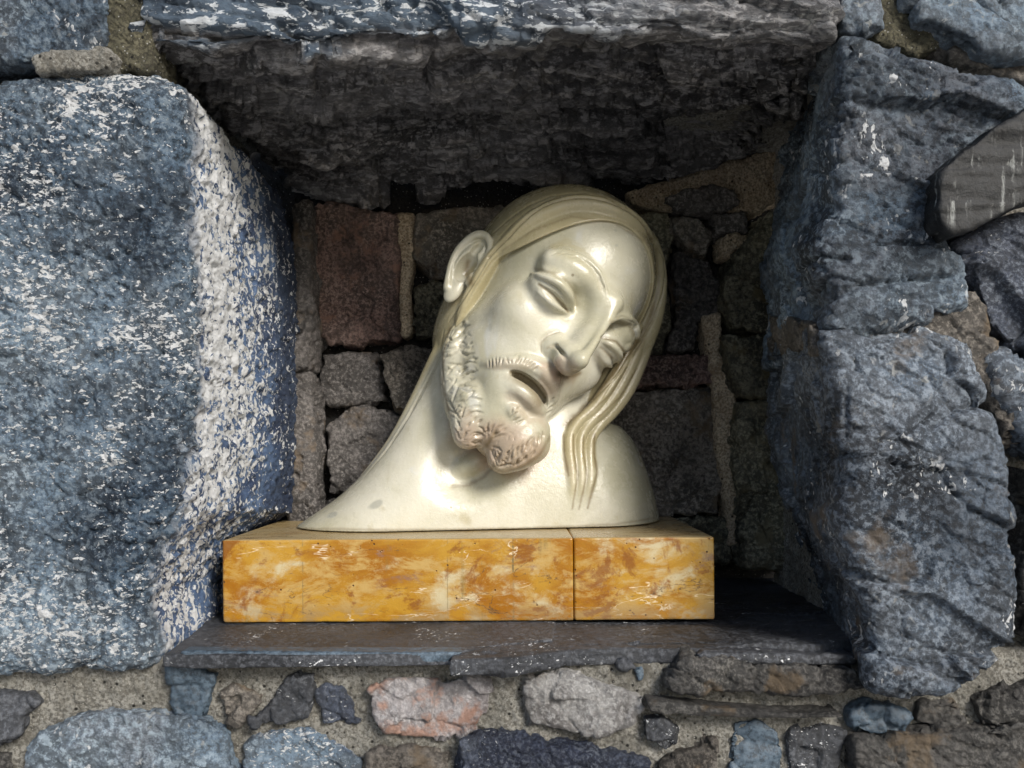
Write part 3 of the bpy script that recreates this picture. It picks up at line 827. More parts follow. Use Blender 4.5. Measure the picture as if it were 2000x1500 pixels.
zoomed(850, 600, 4.287, [[(240, 120), (285, 130)], [(180, 220), (230, 190)], [(120, 330), (200, 290)], [(240, 370), (310, 372)], [(110, 400), (160, 380)], [(270, 330), (310, 320)], [(130, 520), (150, 500)], [(260, 510), (300, 500)], [(250, 450), (320, 440)], [(240, 590), (300, 580)], [(220, 740), (290, 725)], [(150, 680), (180, 640)], [(320, 740), (370, 750)], [(290, 870), (350, 850)], [(300, 1100), (380, 1095)], [(170, 1000), (200, 1060)], [(520, 1050), (570, 1030)], [(680, 1200), (665, 1260)], [(600, 1230), (585, 1270)], [(760, 1160), (745, 1220)], [(850, 1120), (845, 1170)]], 6, -2.4)
zoomed(850, 600, 4.287, [[(640, 905), (650, 870), (660, 840)], [(650, 930), (675, 900), (705, 875)], [(660, 960), (690, 940), (725, 925)], [(690, 975), (720, 960), (755, 945)], [(690, 860), (700, 850), (720, 840)],
 [(455, 440), (458, 500)], [(480, 428), (482, 505)], [(512, 418), (515, 492)], [(545, 415), (532, 480)], [(575, 425), (560, 485)], [(605, 415), (622, 475)], [(640, 440), (652, 475)], [(690, 418), (670, 475)], [(712, 400), (695, 465)], [(735, 428), (706, 475)], [(765, 418), (735, 475)], [(795, 438), (755, 485)], [(822, 450), (782, 495)], [(845, 470), (806, 510)], [(870, 500), (835, 535)],
 [(955, 830), (1000, 790)], [(945, 865), (995, 830)], [(935, 905), (985, 870)], [(975, 800), (1005, 760)]], 2.0, 3.6)
# brow hairs
zoomed(900, 450, 5.0, [[(885, 250), (950, 222), (1010, 228)], [(960, 250), (1040, 225), (1130, 245)], [(1080, 270), (1160, 262), (1220, 300)], [(1160, 300), (1230, 310), (1290, 350)], [(1240, 330), (1310, 370), (1350, 425)], [(1320, 400), (1370, 450), (1390, 510)], [(1380, 500), (1410, 550), (1425, 600)],
 [(1500, 870), (1600, 850), (1680, 880)], [(1600, 870), (1700, 910), (1750, 970)], [(1700, 930), (1760, 1000), (1750, 1060)]], 1.7, 1.6)
# hair: contour of the band, the cap and the side strand
zoomed(780, 340, 3.3333, [[(590, 545), (660, 470), (720, 415), (790, 335), (860, 270), (930, 220), (1000, 188), (1080, 166), (1150, 155), (1230, 154), (1300, 162), (1380, 182), (1450, 212), (1520, 252), (1580, 300), (1630, 365), (1660, 460)]], 3.0, 4.0, 0)
zoomed(780, 340, 3.3333, [[(600, 405), (730, 290), (850, 205), (1000, 145), (1200, 125), (1350, 150), (1500, 225), (1620, 330)], [(640, 440), (740, 330), (850, 240), (980, 172), (1100, 143)]], 2.2, 2.0)
zoomed(780, 340, 3.3333, [[(600, 530), (540, 640), (480, 730), (400, 850), (330, 960)], [(1690, 470), (1735, 560), (1745, 660), (1725, 790), (1660, 960), (1580, 1090), (1480, 1240), (1400, 1360), (1330, 1470)],
 [(1640, 1000), (1560, 1130), (1450, 1290), (1340, 1400), (1260, 1480)]], 2.2, 3.0)
zoomed(780, 340, 3.3333, [[(690, 500), (610, 580), (540, 680), (480, 770), (440, 850)]], 2.4, 3.0)
zoomed(780, 340, 3.3333, [[(300, 1010), (275, 1120), (280, 1250), (300, 1380)]], 2.0, 2.0)
st([(903, 600), (878, 660), (838, 738), (798, 812), (755, 878), (712, 930)], 2.2, 2.6)
st([(892, 640), (862, 700), (822, 775), (780, 845), (740, 897)], 1.8, 2.0)
# combed streaks across the band
import random as _rnd
_r = _rnd.Random(4)
for i in range(46):
    a = i / 45.0
    x = 985 + 285 * a
    top = 405 - 30 * math.sin(math.pi * min(1, a * 1.05 + 0.03)) + 55 * max(0, a - 0.62) * 2.2 + 60 * max(0, .32 - a) * 2
    st([(x, top), (x + 2 + 6 * (a - .5), top + 17), (x + 3 + 10 * (a - .5), top + 34 - 8 * abs(a - .5))], 1.3, _r.uniform(.1, .5))

# fine combing of the beard
_poly = [(912, 622), (922, 660), (934, 700), (930, 745), (944, 778), (945, 806), (960, 835), (1000, 845), (1040, 840), (1066, 850), (1052, 890), (1010, 914), (975, 922), (953, 900), (935, 876), (908, 875), (885, 850), (878, 800), (868, 750), (866, 690), (880, 640)]
_px = np.array([p[0] for p in _poly], float); _py = np.array([p[1] for p in _poly], float)
_n = 0
while _n < 200:
    x, y = _r.uniform(866, 1066), _r.uniform(622, 922)
    if poly_sdf(np.array([x]), np.array([y]), _poly)[0] > -2: continue
    _n += 1
    if y < 850: a = R_(_r.choice([-42, -28, 22]) + _r.uniform(-12, 12)) 
    elif x < 950: a = math.atan2(y - 862, x - 958) + _r.uniform(-.3, .3)
    else:
        if _r.random() < .6: continue
        a = R_(-66 + _r.uniform(-10, 10))
    l = _r.uniform(7, 14)
    dx, dy = math.cos(a) * l, math.sin(a) * l
    st([(x - dx / 2, y - dy / 2), (x + dy * .12, y - dx * .12), (x + dx / 2, y + dy / 2)], _r.uniform(1.3, 1.9), _r.uniform(.9, 2.1))

# brown patina and painted shade in the carved recesses: (points, half width, strength), photograph pixels
GRIME_SHADE = [([(1056, 556), (1084, 577), (1100, 594), (1112, 610)], 3, .9), ([(1048, 525), (1092, 537), (1112, 551), (1126, 572), (1129, 598)], 3, .45), ([(1012, 737), (1042, 758), (1060, 784)], 15, .75), ([(1000, 727), (1020, 732), (1046, 748), (1066, 778)], 4, .9),
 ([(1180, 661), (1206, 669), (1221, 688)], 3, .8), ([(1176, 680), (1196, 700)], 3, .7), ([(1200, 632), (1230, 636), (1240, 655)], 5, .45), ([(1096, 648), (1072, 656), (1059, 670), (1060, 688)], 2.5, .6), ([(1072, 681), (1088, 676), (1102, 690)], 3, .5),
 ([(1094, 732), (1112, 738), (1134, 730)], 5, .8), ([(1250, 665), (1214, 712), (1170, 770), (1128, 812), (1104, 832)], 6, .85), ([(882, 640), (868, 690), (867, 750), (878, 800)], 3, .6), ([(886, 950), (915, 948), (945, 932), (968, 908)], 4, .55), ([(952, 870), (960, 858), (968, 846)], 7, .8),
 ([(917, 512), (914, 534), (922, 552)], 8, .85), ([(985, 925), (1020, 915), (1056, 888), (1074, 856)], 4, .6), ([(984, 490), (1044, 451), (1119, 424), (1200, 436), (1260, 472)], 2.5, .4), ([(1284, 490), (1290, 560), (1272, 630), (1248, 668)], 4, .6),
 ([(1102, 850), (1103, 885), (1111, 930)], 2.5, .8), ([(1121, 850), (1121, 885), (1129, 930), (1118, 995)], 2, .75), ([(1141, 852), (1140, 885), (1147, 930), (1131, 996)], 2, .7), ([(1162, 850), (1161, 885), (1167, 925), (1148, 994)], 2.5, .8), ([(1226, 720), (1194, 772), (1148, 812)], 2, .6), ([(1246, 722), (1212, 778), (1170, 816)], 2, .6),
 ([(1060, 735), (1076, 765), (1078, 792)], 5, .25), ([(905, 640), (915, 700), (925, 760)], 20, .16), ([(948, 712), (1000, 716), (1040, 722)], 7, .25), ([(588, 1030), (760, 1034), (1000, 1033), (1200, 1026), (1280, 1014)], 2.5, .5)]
def grime_shade(px, py, w, base):
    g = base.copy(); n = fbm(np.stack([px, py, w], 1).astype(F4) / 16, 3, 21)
    for pts, wid, a in GRIME_SHADE:
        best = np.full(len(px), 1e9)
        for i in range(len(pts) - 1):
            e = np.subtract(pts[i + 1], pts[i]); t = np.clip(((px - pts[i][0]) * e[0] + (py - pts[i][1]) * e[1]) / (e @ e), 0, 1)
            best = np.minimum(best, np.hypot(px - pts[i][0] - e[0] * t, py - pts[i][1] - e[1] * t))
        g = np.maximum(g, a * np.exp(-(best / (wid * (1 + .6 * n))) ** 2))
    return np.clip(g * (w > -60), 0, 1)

zoomed(850, 600, 4.287, [[(640, 1185), (605, 1225), (600, 1290), (625, 1240), (650, 1200)], [(720, 1150), (690, 1190), (688, 1250), (712, 1200), (738, 1160)], [(800, 1110), (775, 1150), (770, 1200), (795, 1160), (818, 1120)], [(500, 1190), (500, 1240), (530, 1300), (535, 1240), (520, 1200)], [(560, 1280), (600, 1320), (650, 1320)], [(680, 1330), (730, 1300), (770, 1260)]], 2.2, 3.2)
def build_bust(hvox=2.4):
    V, Q = surface_nets(bust_sdf, (-450, VBOT - 8, -190), (330, 520, 270), hvox)
    V = relax(V, Q, 1, 0.3)
    N = vnormals(V, Q)
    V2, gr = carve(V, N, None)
    V2[:, 1] = np.maximum(V2[:, 1], VBOT + 0.8)
    parts = np.stack(bust_parts(V.astype(F4)), 1)
    # order: skin, hair, ear, beard, shoulders
    own = parts.argmin(1)
    root = empty('marble_bust', tuple(PX(950, 1036, YB) * 0 + np.array([-0.03, YB, VBOT * KU])),
                 'cream marble bust of a bearded man with tilted head, on the yellow block', 'bust')
    W = uvw_world(V2)
    fo = np.sort(own[Q], 1)[:, 1]
    oth = np.minimum(np.minimum(parts[:, 0], parts[:, 3]), np.minimum(parts[:, 2], parts[:, 4]))
    px, py = to_px(V2)
    gr = grime_shade(px, py, V2[:, 2], gr * .32)
    def blot(cx, cy, rx, ry, a=0, lo=.6, hi=1.15, n=.35):
        ca, sa = math.cos(R_(a)), math.sin(R_(a)); x, y = px - cx, py - cy
        q = np.hypot((x * ca + y * sa) / rx, (-x * sa + y * ca) / ry) + n * fbm(V2.astype(F4) / 26, 3, 8)
        return sstep(hi, lo, q) * (V2[:, 2] > 20)
    vein = np.clip(blot(985, 872, 112, 56, 22, .5, 1.3) * .85 + .4 * blot(1030, 800, 46, 26, 40) + .55 * blot(1106, 724, 30, 34) + .6 * blot(1080, 740, 26, 40) + .35 * blot(1010, 712, 70, 12), 0, 1)
    stain = np.clip(blot(735, 983, 17, 8, -25) + .8 * blot(650, 1004, 12, 6, -20) + .5 * blot(1206, 452, 4, 3) + .6 * blot(1208, 481, 3.5, 3) + .5 * blot(960, 640, 4, 8), 0, .8)
    tint = sstep(-5, 5, oth - parts[:, 1])
    for i, nm in enumerate(['face', 'hair', 'ear', 'beard', 'shoulders']):
        q = Q[fo == i]
        if not len(q): continue
        us, inv = np.unique(q, return_inverse=True)
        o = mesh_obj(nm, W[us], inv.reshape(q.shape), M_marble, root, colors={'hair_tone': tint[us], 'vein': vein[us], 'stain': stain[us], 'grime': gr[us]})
        attach(o, root)
    root.rotation_euler = (0, R_(-.38), 0)
    return root
build_bust(2.0)
# ------------------------------------------------------------------ the yellow marble block
def build_block():
    root = empty('marble_block', (0, .09, ZB0), 'polished yellow and orange marble block on the slate sill, under the bust', 'plinth')
    # upper corners in plan, world metres
    zl, zr = 0.0, 0.0
    X0, X1 = PX(434.5, 1050, 0)[0], PX(1397, 1050, 0)[0]
    Y0, Y1 = 0.0, .190
    T, Bm = VBOT * KU - .0004, ZS_BLOCK
    cuts = [PX(1121, 1050, 0)[0]]
    edges = [X0] + cuts + [X1]
    for i in range(2):
        a, b = edges[i], edges[i + 1]
        g = .00025
        a2 = a + (g if i else 0); b2 = b - (g if i < 1 else 0)
        cx_, hx = (a2 + b2) / 2, (b2 - a2) / 2
        def f(P):
            wob = .0006 * vnoise(P * F4(60), 3) + .0009 * np.maximum(0, vnoise(P * F4(130), 9) - .15)
            q = np.stack([np.abs(P[:, 0] - cx_) - hx, np.abs(P[:, 1] - (Y0 + Y1) / 2) - (Y1 - Y0) / 2, np.abs(P[:, 2] - (T + Bm) / 2) - (T - Bm) / 2], 1)
            r = .0009 + np.maximum(wob, 0) * 1.6       # worn, chipped arrises
            q = q + r[:, None]
            return (np.linalg.norm(np.maximum(q, 0), axis=1) + np.minimum(q.max(1), 0) - r).astype(F4)
        V, Q = surface_nets(f, (a2 - .0041, Y0 - .0041, Bm - .0041), (b2 + .004, Y1 + .004, T + .004), .0014, pad=.002)
        N_ = vnormals(V, Q); ok = ~((N_[Q].mean(1)[:, 1] > .6) | (N_[Q].mean(1)[:, 2] < -.6)); Q = Q[ok]
        us, inv = np.unique(Q, return_inverse=True)
        o = mesh_obj('marble_piece', V[us] + np.array([0, .0004 * (i == 1), 0]), inv.reshape(Q.shape), M_onyx, root); attach(o, root)
    root.rotation_euler = (0, R_(-.38), 0)
    return root
ZB0 = -.15; ZS_BLOCK = -(1213.5 - HOR) * D0 / FPX
build_block()
# ------------------------------------------------------------------ the stone wall round the niche
VS = 1.0
wall = empty('stone_wall', (0, 0.1, -0.2), 'rough blue and dark grey rubble stone wall with a square niche holding the bust', 'wall')

def displace(V, N, kind, seed):
    P = V.astype(F4)
    if kind == 'slab':
        d = 5.5 * fbm(P * 11, 3, seed) + 2.6 * fbm(P * 55, 3, seed + 3) + 1.9 * chips(P * np.array([30, 30, 44], F4), seed + 5, 1, 1.5) + 1.7 * chips(P * np.array([100, 100, 170], F4), seed + 15) + 1.9 * fbm(P * 190, 3, seed + 9, .6, True)
    elif kind == 'jamb':
        r = P[:, 0] * .35 + P[:, 2]
        Q = np.stack([P[:, 0], P[:, 1], r], 1).astype(F4)
        d = 5.0 * fbm(P * 8, 2, seed) + 7.0 * chips(Q * np.array([11, 16, 26], F4), seed + 5, 1, .9, .035) + 1.9 * chips(Q * np.array([34, 44, 76], F4), seed + 6, 1, 1.4) + .9 * chips(Q * np.array([110, 110, 190], F4), seed + 16) + .7 * fbm(P * 160, 3, seed + 9, .6, True)
    elif kind == 'lintel':
        r = P[:, 2] + .18 * P[:, 0] + .012 * fbm(P * 9, 2, seed + 40)
        Q = np.stack([P[:, 0], P[:, 1] * .8, r], 1).astype(F4)
        ph = P[:, 1] * 27 + P[:, 0] * 2.5 + 1.3 * fbm(P * np.array([7, 12, 12], F4), 3, seed + 60)
        saw = ph - np.floor(ph)
        ph2 = P[:, 1] * 74 - P[:, 0] * 9 + 2.2 * fbm(P * np.array([13, 20, 20], F4), 3, seed + 61)
        saw = saw * (.75 + .5 * vnoise(P * 9, seed + 62)) + .38 * (ph2 - np.floor(ph2))
        d = -17.0 * saw * sstep(-.085, -.05, P[:, 1]) + 7.0 * fbm(Q * np.array([6, 14, 22], F4), 3, seed) + 12.0 * chips(Q * np.array([7, 17, 30], F4), seed + 2, 1.2, .6) + 4.0 * chips(Q * np.array([22, 50, 80], F4), seed + 4, 1, 1.0) + 1.8 * chips(Q * np.array([70, 110, 170], F4), seed + 14) + 1.5 * fbm(Q * np.array([70, 130, 170], F4), 3, seed + 8, .6, True)
    elif kind == 'slate':
        d = 0.9 * fbm(P * np.array([14, 30, 60], F4), 3, seed) + 0.35 * fbm(P * 120, 3, seed + 2)
    elif kind == 'rough_slate':
        d = 1.6 * fbm(P * np.array([10, 30, 90], F4), 3, seed) + 1.5 * chips(P * np.array([12, 30, 120], F4), seed + 1) + .6 * fbm(P * np.array([60, 120, 200], F4), 3, seed + 2, .6, True)
    elif kind == 'mortar':
        d = 3.0 * fbm(P * 24, 3, seed) + 2.0 * fbm(P * 80, 3, seed + 2, .6, True) + 1.3 * chips(P * 120, seed + 8) + .8 * fbm(P * 260, 2, seed + 5)
    elif kind == 'small':
        d = 1.4 * fbm(P * 30, 2, seed) + 3.0 * chips(P * 40, seed + 1, 1.3, .4) + .9 * chips(P * 130, seed + 3) + 1.1 * fbm(P * 150, 3, seed + 2, .6, True)
    else:   # back
        d = 3.2 * fbm(P * 26, 3, seed) + 3.4 * chips(P * 34, seed + 1, 1, 1.0) + 1.8 * chips(P * 100, seed + 3) + 1.6 * fbm(P * 120, 3, seed + 2, .6, True)
    return V + N * (d * 0.001)[:, None]

_seed = [11]
TRI = [0]
def stone(name, pts, Yf, Yb, mat, kind, vox=2.0, rnd=6.0, label=None, tilt=(0, 0), stuff=False, keep=0.06, grooves=()):
    """pts: (px, py) on the front face, or (px, py, bx, by) when the rear outline differs (seen at depth Yb)"""
    _seed[0] += 17
    seed = _seed[0]
    fr, bk = [], []
    for p in pts:
        a = PX(p[0], p[1], Yf); fr.append((a[0], a[2]))
        if len(p) == 4: b = PX(p[2], p[3], Yb); bk.append((b[0], b[2]))
        else: bk.append((a[0], a[2]))
    fr = np.array(fr); bk = np.array(bk)
    cx, cz = fr.mean(0)
    r = rnd * .001
    same = bool(np.abs(fr - bk).max() < 1e-9)
    def f(P):
        x, y, z = P[:, 0], P[:, 1], P[:, 2]
        if same: pl = [(a, b) for a, b in fr]
        else:
            t = np.clip((y - Yf) / (Yb - Yf), -.1, 1.1)
            pl = [(fr[i, 0] + (bk[i, 0] - fr[i, 0]) * t, fr[i, 1] + (bk[i, 1] - fr[i, 1]) * t) for i in range(len(fr))]
        d2 = poly_sdf(x, z, pl)
        yf = Yf + tilt[0] * (x - cx) + tilt[1] * (z - cz)
        return smax(smax(d2, yf - y, r), y - Yb, .004).astype(F4) * F4(.9)
    al = np.concatenate([fr, bk]); m = .012
    lo = (al[:, 0].min() - m, Yf - .03 - abs(tilt[0]) * .2 - abs(tilt[1]) * .2, al[:, 1].min() - m)
    hi = (al[:, 0].max() + m, min(Yb + .005, Yb + .005), al[:, 1].max() + m)
    V, Q = surface_nets(f, lo, hi, vox * .001 * VS, pad=.004)
    N = vnormals(V, Q)
    V2 = displace(V, N, kind, seed)
    for g in grooves:                                   # cracks: photograph pixels, width px, depth mm
        gp, gw, gd = g
        d = D0 + V2[:, 1]; px = 1000 + V2[:, 0] * FPX / d; py = HOR - V2[:, 2] * FPX / d
        best = np.full(len(V2), 1e9)
        for i in range(len(gp) - 1):
            e = np.subtract(gp[i + 1], gp[i]); t = np.clip(((px - gp[i][0]) * e[0] + (py - gp[i][1]) * e[1]) / (e @ e), 0, 1)
            best = np.minimum(best, np.hypot(px - gp[i][0] - e[0] * t, py - gp[i][1] - e[1] * t))
        V2 = V2 - N * (gd * .001 * np.exp(-(best / gw) ** 2))[:, None]
    # drop the rear that no viewpoint near the lens can see
    c = V2[Q].mean(1); nn = N[Q].mean(1)
    ok = ~((nn[:, 1] > .55) & (c[:, 1] > Yf + .01))
    Q = Q[ok]
    us, inv = np.unique(Q, return_inverse=True)
    TRI[0] += 2 * len(Q)
    o = mesh_obj(name, V2[us], inv.reshape(Q.shape), mat, wall)
    attach(o, wall)
    if label: o['label'] = label
    if stuff: o['kind'] = 'stuff'
    return o

# big stones that frame the niche
stone('stone', [(-90, 150), (60, 134), (180, 128), (296, 132), (348, 160, 545, 392), (362, 260, 566, 450), (354, 400, 578, 520), (356, 560, 582, 600), (366, 700, 582, 700),
                (354, 860, 578, 860), (338, 990, 572, 998), (300, 1090, 512, 1034), (266, 1185, 500, 1080), (300, 1262, 500, 1200), (288, 1318), (190, 1330), (150, 1312), (90, 1324), (-90, 1325)],
      -.100, .16, M_slab, 'slab', 1.9, 24, 'large speckled blue-grey slab at the left of the niche',
      grooves=[([(372, 940), (345, 1010), (300, 1080), (268, 1160), (262, 1200)], 5, 3.0), ([(320, 480), (330, 560), (318, 640)], 6, 2.0), ([(185, 1240), (200, 1200), (190, 1290)], 4, 3)])
stone('stone', [(255, -90), (1640, -90), (1632, 40), (1605, 100, 1545, 232), (1500, 70, 1478, 286), (1400, 78, 1400, 330), (1290, 50, 1330, 348), (1200, 62, 1270, 364), (1080, 46, 1180, 370), (1000, 64, 1100, 384), (900, 56, 1000, 386), (800, 76, 900, 400), (700, 70, 780, 392), (600, 90, 650, 402), (500, 80, 600, 380), (420, 94, 560, 372), (290, 90, 500, 312), (258, 40)],
      -.100, .22, M_lintel, 'lintel', 2.2, 9, 'long dark lintel stone over the niche')
stone('stone', [(1655, 72, 1585, 165), (1640, 200, 1560, 240), (1618, 300, 1545, 310), (1632, 400, 1502, 415), (1590, 480, 1482, 500), (1625, 565, 1488, 572), (1604, 656, 1505, 640), (1700, 660), (1800, 628), (1905, 604),
                (1895, 510), (1858, 440), (1850, 350), (2090, 200), (2090, 178), (1900, 142), (1830, 112), (1730, 80)],
      -.112, .14, M_blue, 'jamb', 2.0, 17, 'upper blue-grey stone at the right of the niche',
      grooves=[([(1610, 160), (1630, 140)], 4, 3), ([(1660, 148), (1740, 132)], 3, 2.5), ([(1615, 245), (1645, 232)], 4, 4), ([(1530, 575), (1570, 520), (1600, 500), (1660, 508)], 4, 4), ([(1590, 600), (1680, 555), (1760, 548), (1860, 540)], 5, 5)])
stone('stone', [(1604, 650, 1512, 650), (1636, 770, 1492, 760), (1668, 900, 1490, 850), (1650, 1050, 1508, 950), (1688, 1200, 1560, 1060), (1695, 1290, 1590, 1150), (1705, 1345, 1600, 1210), (1790, 1362), (1900, 1350), (1990, 1270), (1996, 1100), (1990, 900),
                (1950, 770), (1905, 664), (1800, 630), (1700, 634)],
      -.116, .14, M_grey, 'jamb', 2.0, 17, 'lower dark grey stone at the right of the niche',
      grooves=[([(1555, 700), (1530, 800), (1545, 1000)], 6, 4), ([(1655, 760), (1650, 850)], 4, 3), ([(1770, 850), (1820, 810)], 3, 3), ([(1730, 1310), (1800, 1265), (1880, 1280), (1930, 1320)], 4, 3)])
stone('mortar', [(1580, 628, 1500, 612), (1720, 628), (1905, 570), (1935, 600), (1950, 720), (1990, 780), (1985, 880), (1930, 760), (1860, 690), (1700, 672), (1590, 690, 1506, 680)], -.100, .12, M_warm, 'jamb', 2.0, 5, 'rough warm grey mortar between the two right-hand stones')
# stones round the rim of the picture
stone('stone', [(1640, -90), (1728, -90), (1722, 55), (1692, 76), (1644, 58)], -.10, 0, M_blue, 'small', 2, 5)
stone('stone', [(-90, -90), (212, -90), (206, 60), (196, 112), (120, 128), (60, 118), (-90, 138)], -.098, .05, M_blue, 'slab', 2.2, 6, 'stone in the top left corner')
stone('stone', [(1800, -90), (2090, -90), (2090, 105), (1960, 98), (1880, 78), (1808, 48), (1785, 0)], -.10, .05, M_blue, 'jamb', 2.2, 6, 'stone in the top right corner')
stone('stone', [(1830, 84), (1900, 92), (1990, 112), (2090, 120), (2090, 172), (1990, 156), (1900, 128), (1848, 106)], -.092, .02, M_warm, 'small', 2, 5)
stone('slate', [(1838, 332), (1920, 268), (2090, 152), (2090, 365), (1990, 400), (1925, 432), (1862, 462), (1836, 425)], -.132, -.10, M_streak, 'rough_slate', 1.8, 1.2, 'streaked dark slate jutting out at the right edge')
stone('stone', [(1866, 480), (1930, 446), (2090, 395), (2090, 690), (1985, 690), (1935, 640), (1908, 560), (1892, 510)], -.102, .0, M_navy, 'jamb', 2.2, 5)
stone('stone', [(1940, 702), (2090, 705), (2090, 905), (2015, 880), (1988, 820), (1955, 760)], -.10, .0, M_grey, 'jamb', 2.2, 6)
stone('stone', [(2008, 905), (2090, 915), (2090, 1280), (2004, 1240)], -.10, .0, M_dark, 'jamb', 2.2, 6)
# under the sill
B = [
 ('stone', [(337, 1300), (360, 1297), (420, 1320), (400, 1400), (365, 1403), (345, 1397), (335, 1360)], M_slate_b, None),
 ('stone', [(430, 1352), (460, 1338), (492, 1358), (512, 1372), (492, 1396), (460, 1422), (434, 1402)], M_warm, None),
 ('stone', [(487, 1405), (520, 1370), (555, 1330), (590, 1317), (612, 1320), (612, 1350), (595, 1395), (555, 1415), (500, 1425)], M_slate, 'slanting dark slate chip under the sill'),
 ('stone', [(615, 1355), (635, 1335), (665, 1345), (695, 1380), (698, 1410), (675, 1415), (630, 1418), (625, 1385)], M_navy, 'small blue-black stone under the sill'),
 ('stone', [(718, 1345), (745, 1330), (810, 1325), (870, 1330), (915, 1325), (955, 1328), (958, 1350), (952, 1395), (935, 1402), (930, 1430), (870, 1445), (810, 1440), (760, 1432), (730, 1395)], M_pink, 'pinkish grey stone with rust-red patches'),
 ('stone', [(1030, 1325), (1060, 1312), (1110, 1315), (1150, 1325), (1200, 1345), (1255, 1360), (1260, 1390), (1235, 1420), (1200, 1430), (1150, 1438), (1080, 1425), (1035, 1410), (1025, 1380)], M_white, 'pale quartz stone under the sill'),
 ('stone', [(1238, 1310), (1262, 1306), (1262, 1326), (1245, 1333)], M_slate_b, None),
 ('stone', [(1200, 1296), (1235, 1292), (1242, 1306), (1215, 1313)], M_slate, None),
 ('slate', [(1376, 1272), (1420, 1274), (1530, 1280), (1678, 1288), (1676, 1300), (1500, 1298), (1360, 1282)], M_slate, None),
 ('stone', [(1345, 1288), (1500, 1303), (1672, 1305), (1694, 1345), (1600, 1352), (1400, 1348), (1302, 1347), (1330, 1310)], M_dark, None),
 ('slate', [(1262, 1370), (1300, 1371), (1400, 1384), (1550, 1396), (1650, 1394), (1646, 1404), (1500, 1409), (1350, 1401), (1270, 1391)], M_dark, None),
 ('stone', [(1256, 1400), (1300, 1402), (1325, 1430), (1322, 1457), (1300, 1470), (1262, 1447)], M_slate, None),
 ('stone', [(1430, 1410), (1480, 1405), (1525, 1430), (1530, 1470), (1512, 1560), (1425, 1560)], M_slate_b, None),
 ('stone', [(1545, 1432), (1610, 1412), (1655, 1432), (1640, 1482), (1600, 1560), (1540, 1560)], M_slate, None),
 ('stone', [(1660, 1392), (1700, 1377), (1750, 1381), (1780, 1400), (1765, 1430), (1710, 1439), (1670, 1426)], M_slate_b, 'smooth oval grey stone below the right-hand stone'),
 ('stone', [(1672, 1450), (1760, 1440), (1900, 1432), (2090, 1405), (2090, 1590), (1665, 1590)], M_dark, None),
 ('stone', [(1798, 1376), (1870, 1372), (1884, 1410), (1850, 1426), (1788, 1412)], M_dark, None),
 ('stone', [(1905, 1372), (2090, 1300), (2090, 1396), (1925, 1424)], M_dark, None),
 ('stone', [(20, 1590), (60, 1452), (140, 1402), (250, 1386), (330, 1400), (400, 1410), (440, 1440), (452, 1480), (470, 1590)], M_blue, 'rounded blue-grey stone at the bottom left'),
 ('stone', [(474, 1455), (520, 1432), (600, 1430), (650, 1460), (702, 1490), (692, 1590), (484, 1590)], M_slab, 'dark stone with white lichen at the bottom edge'),
 ('stone', [(720, 1472), (800, 1462), (868, 1476), (872, 1590), (715, 1590)], M_warm, None),
 ('stone', [(900, 1452), (960, 1441), (1080, 1460), (1200, 1480), (1270, 1500), (1270, 1590), (886, 1590)], M_navy, 'dark blue stone at the bottom edge'),
 ('stone', [(1290, 1490), (1400, 1440), (1412, 1590), (1285, 1590)], M_warm, None),
 ('stone', [(-90, 1352), (58, 1358), (72, 1375), (40, 1400), (38, 1430), (18, 1455), (-90, 1450)], M_slate, None),
 ('stone', [(-90, 1466), (22, 1472), (10, 1590), (-90, 1590)], M_dark, None)]
for i, (nm, p, mt, lb) in enumerate(B):
    big = max(q[0] for q in p) - min(q[0] for q in p) > 330
    stone(nm, p, -.0845 - .0025 * ((i * 7) % 3) - (.012 if big else 0), -.03, mt, 'rough_slate' if nm == 'slate' else ('slab' if big else 'small'), 2.2 if big else 1.5, 2.0 if nm == 'stone' else 1.5, lb, tilt=((((i * 5) % 7) - 3) * (.006 if big else .02), (((i * 3) % 5) - 2) * .02))
# mortar ring behind the front stones
def ring(P):
    x, y, z = P[:, 0], P[:, 1], P[:, 2]
    bulge = np.where(z < -.15, .004, .016)
    d = np.maximum(-.083 + bulge - y, y - .29)
    hole = np.maximum(np.abs(x) - .277, np.maximum(-.1605 - z, z - .305))
    return smax(d, -hole, .004).astype(F4)
V, Q = surface_nets(ring, (-.42, -.09, -.30), (.42, .29, .40), .0026 * VS, pad=.002)
N = vnormals(V, Q); V = displace(V, N, 'mortar', 5)
ok = V[Q].mean(1)[:, 1] < .2; Q = Q[ok]; us, inv = np.unique(Q, return_inverse=True)
o = mesh_obj('mortar', V[us], inv.reshape(Q.shape), M_mortar, wall); attach(o, wall); o['kind'] = 'stuff'; o['label'] = 'grey mortar bed under the sill'
TRI[0] += 2 * len(Q)
stone('mortar', [(196, -90), (300, -90), (296, 60), (300, 140), (200, 132), (206, 60)], -.092, -.05, M_mos, 'mortar', 2, 4, 'olive mortar wedge beside the lintel')
stone('mortar', [(60, 108), (120, 96), (200, 84), (226, 110), (210, 134), (150, 140), (70, 140)], -.104, -.05, M_mortar, 'mortar', 2, 4)
stone('mortar', [(1725, -90), (1795, -90), (1800, 40), (1850, 90), (1800, 108), (1730, 84), (1690, 74)], -.090, -.05, M_mos, 'mortar', 2, 4)

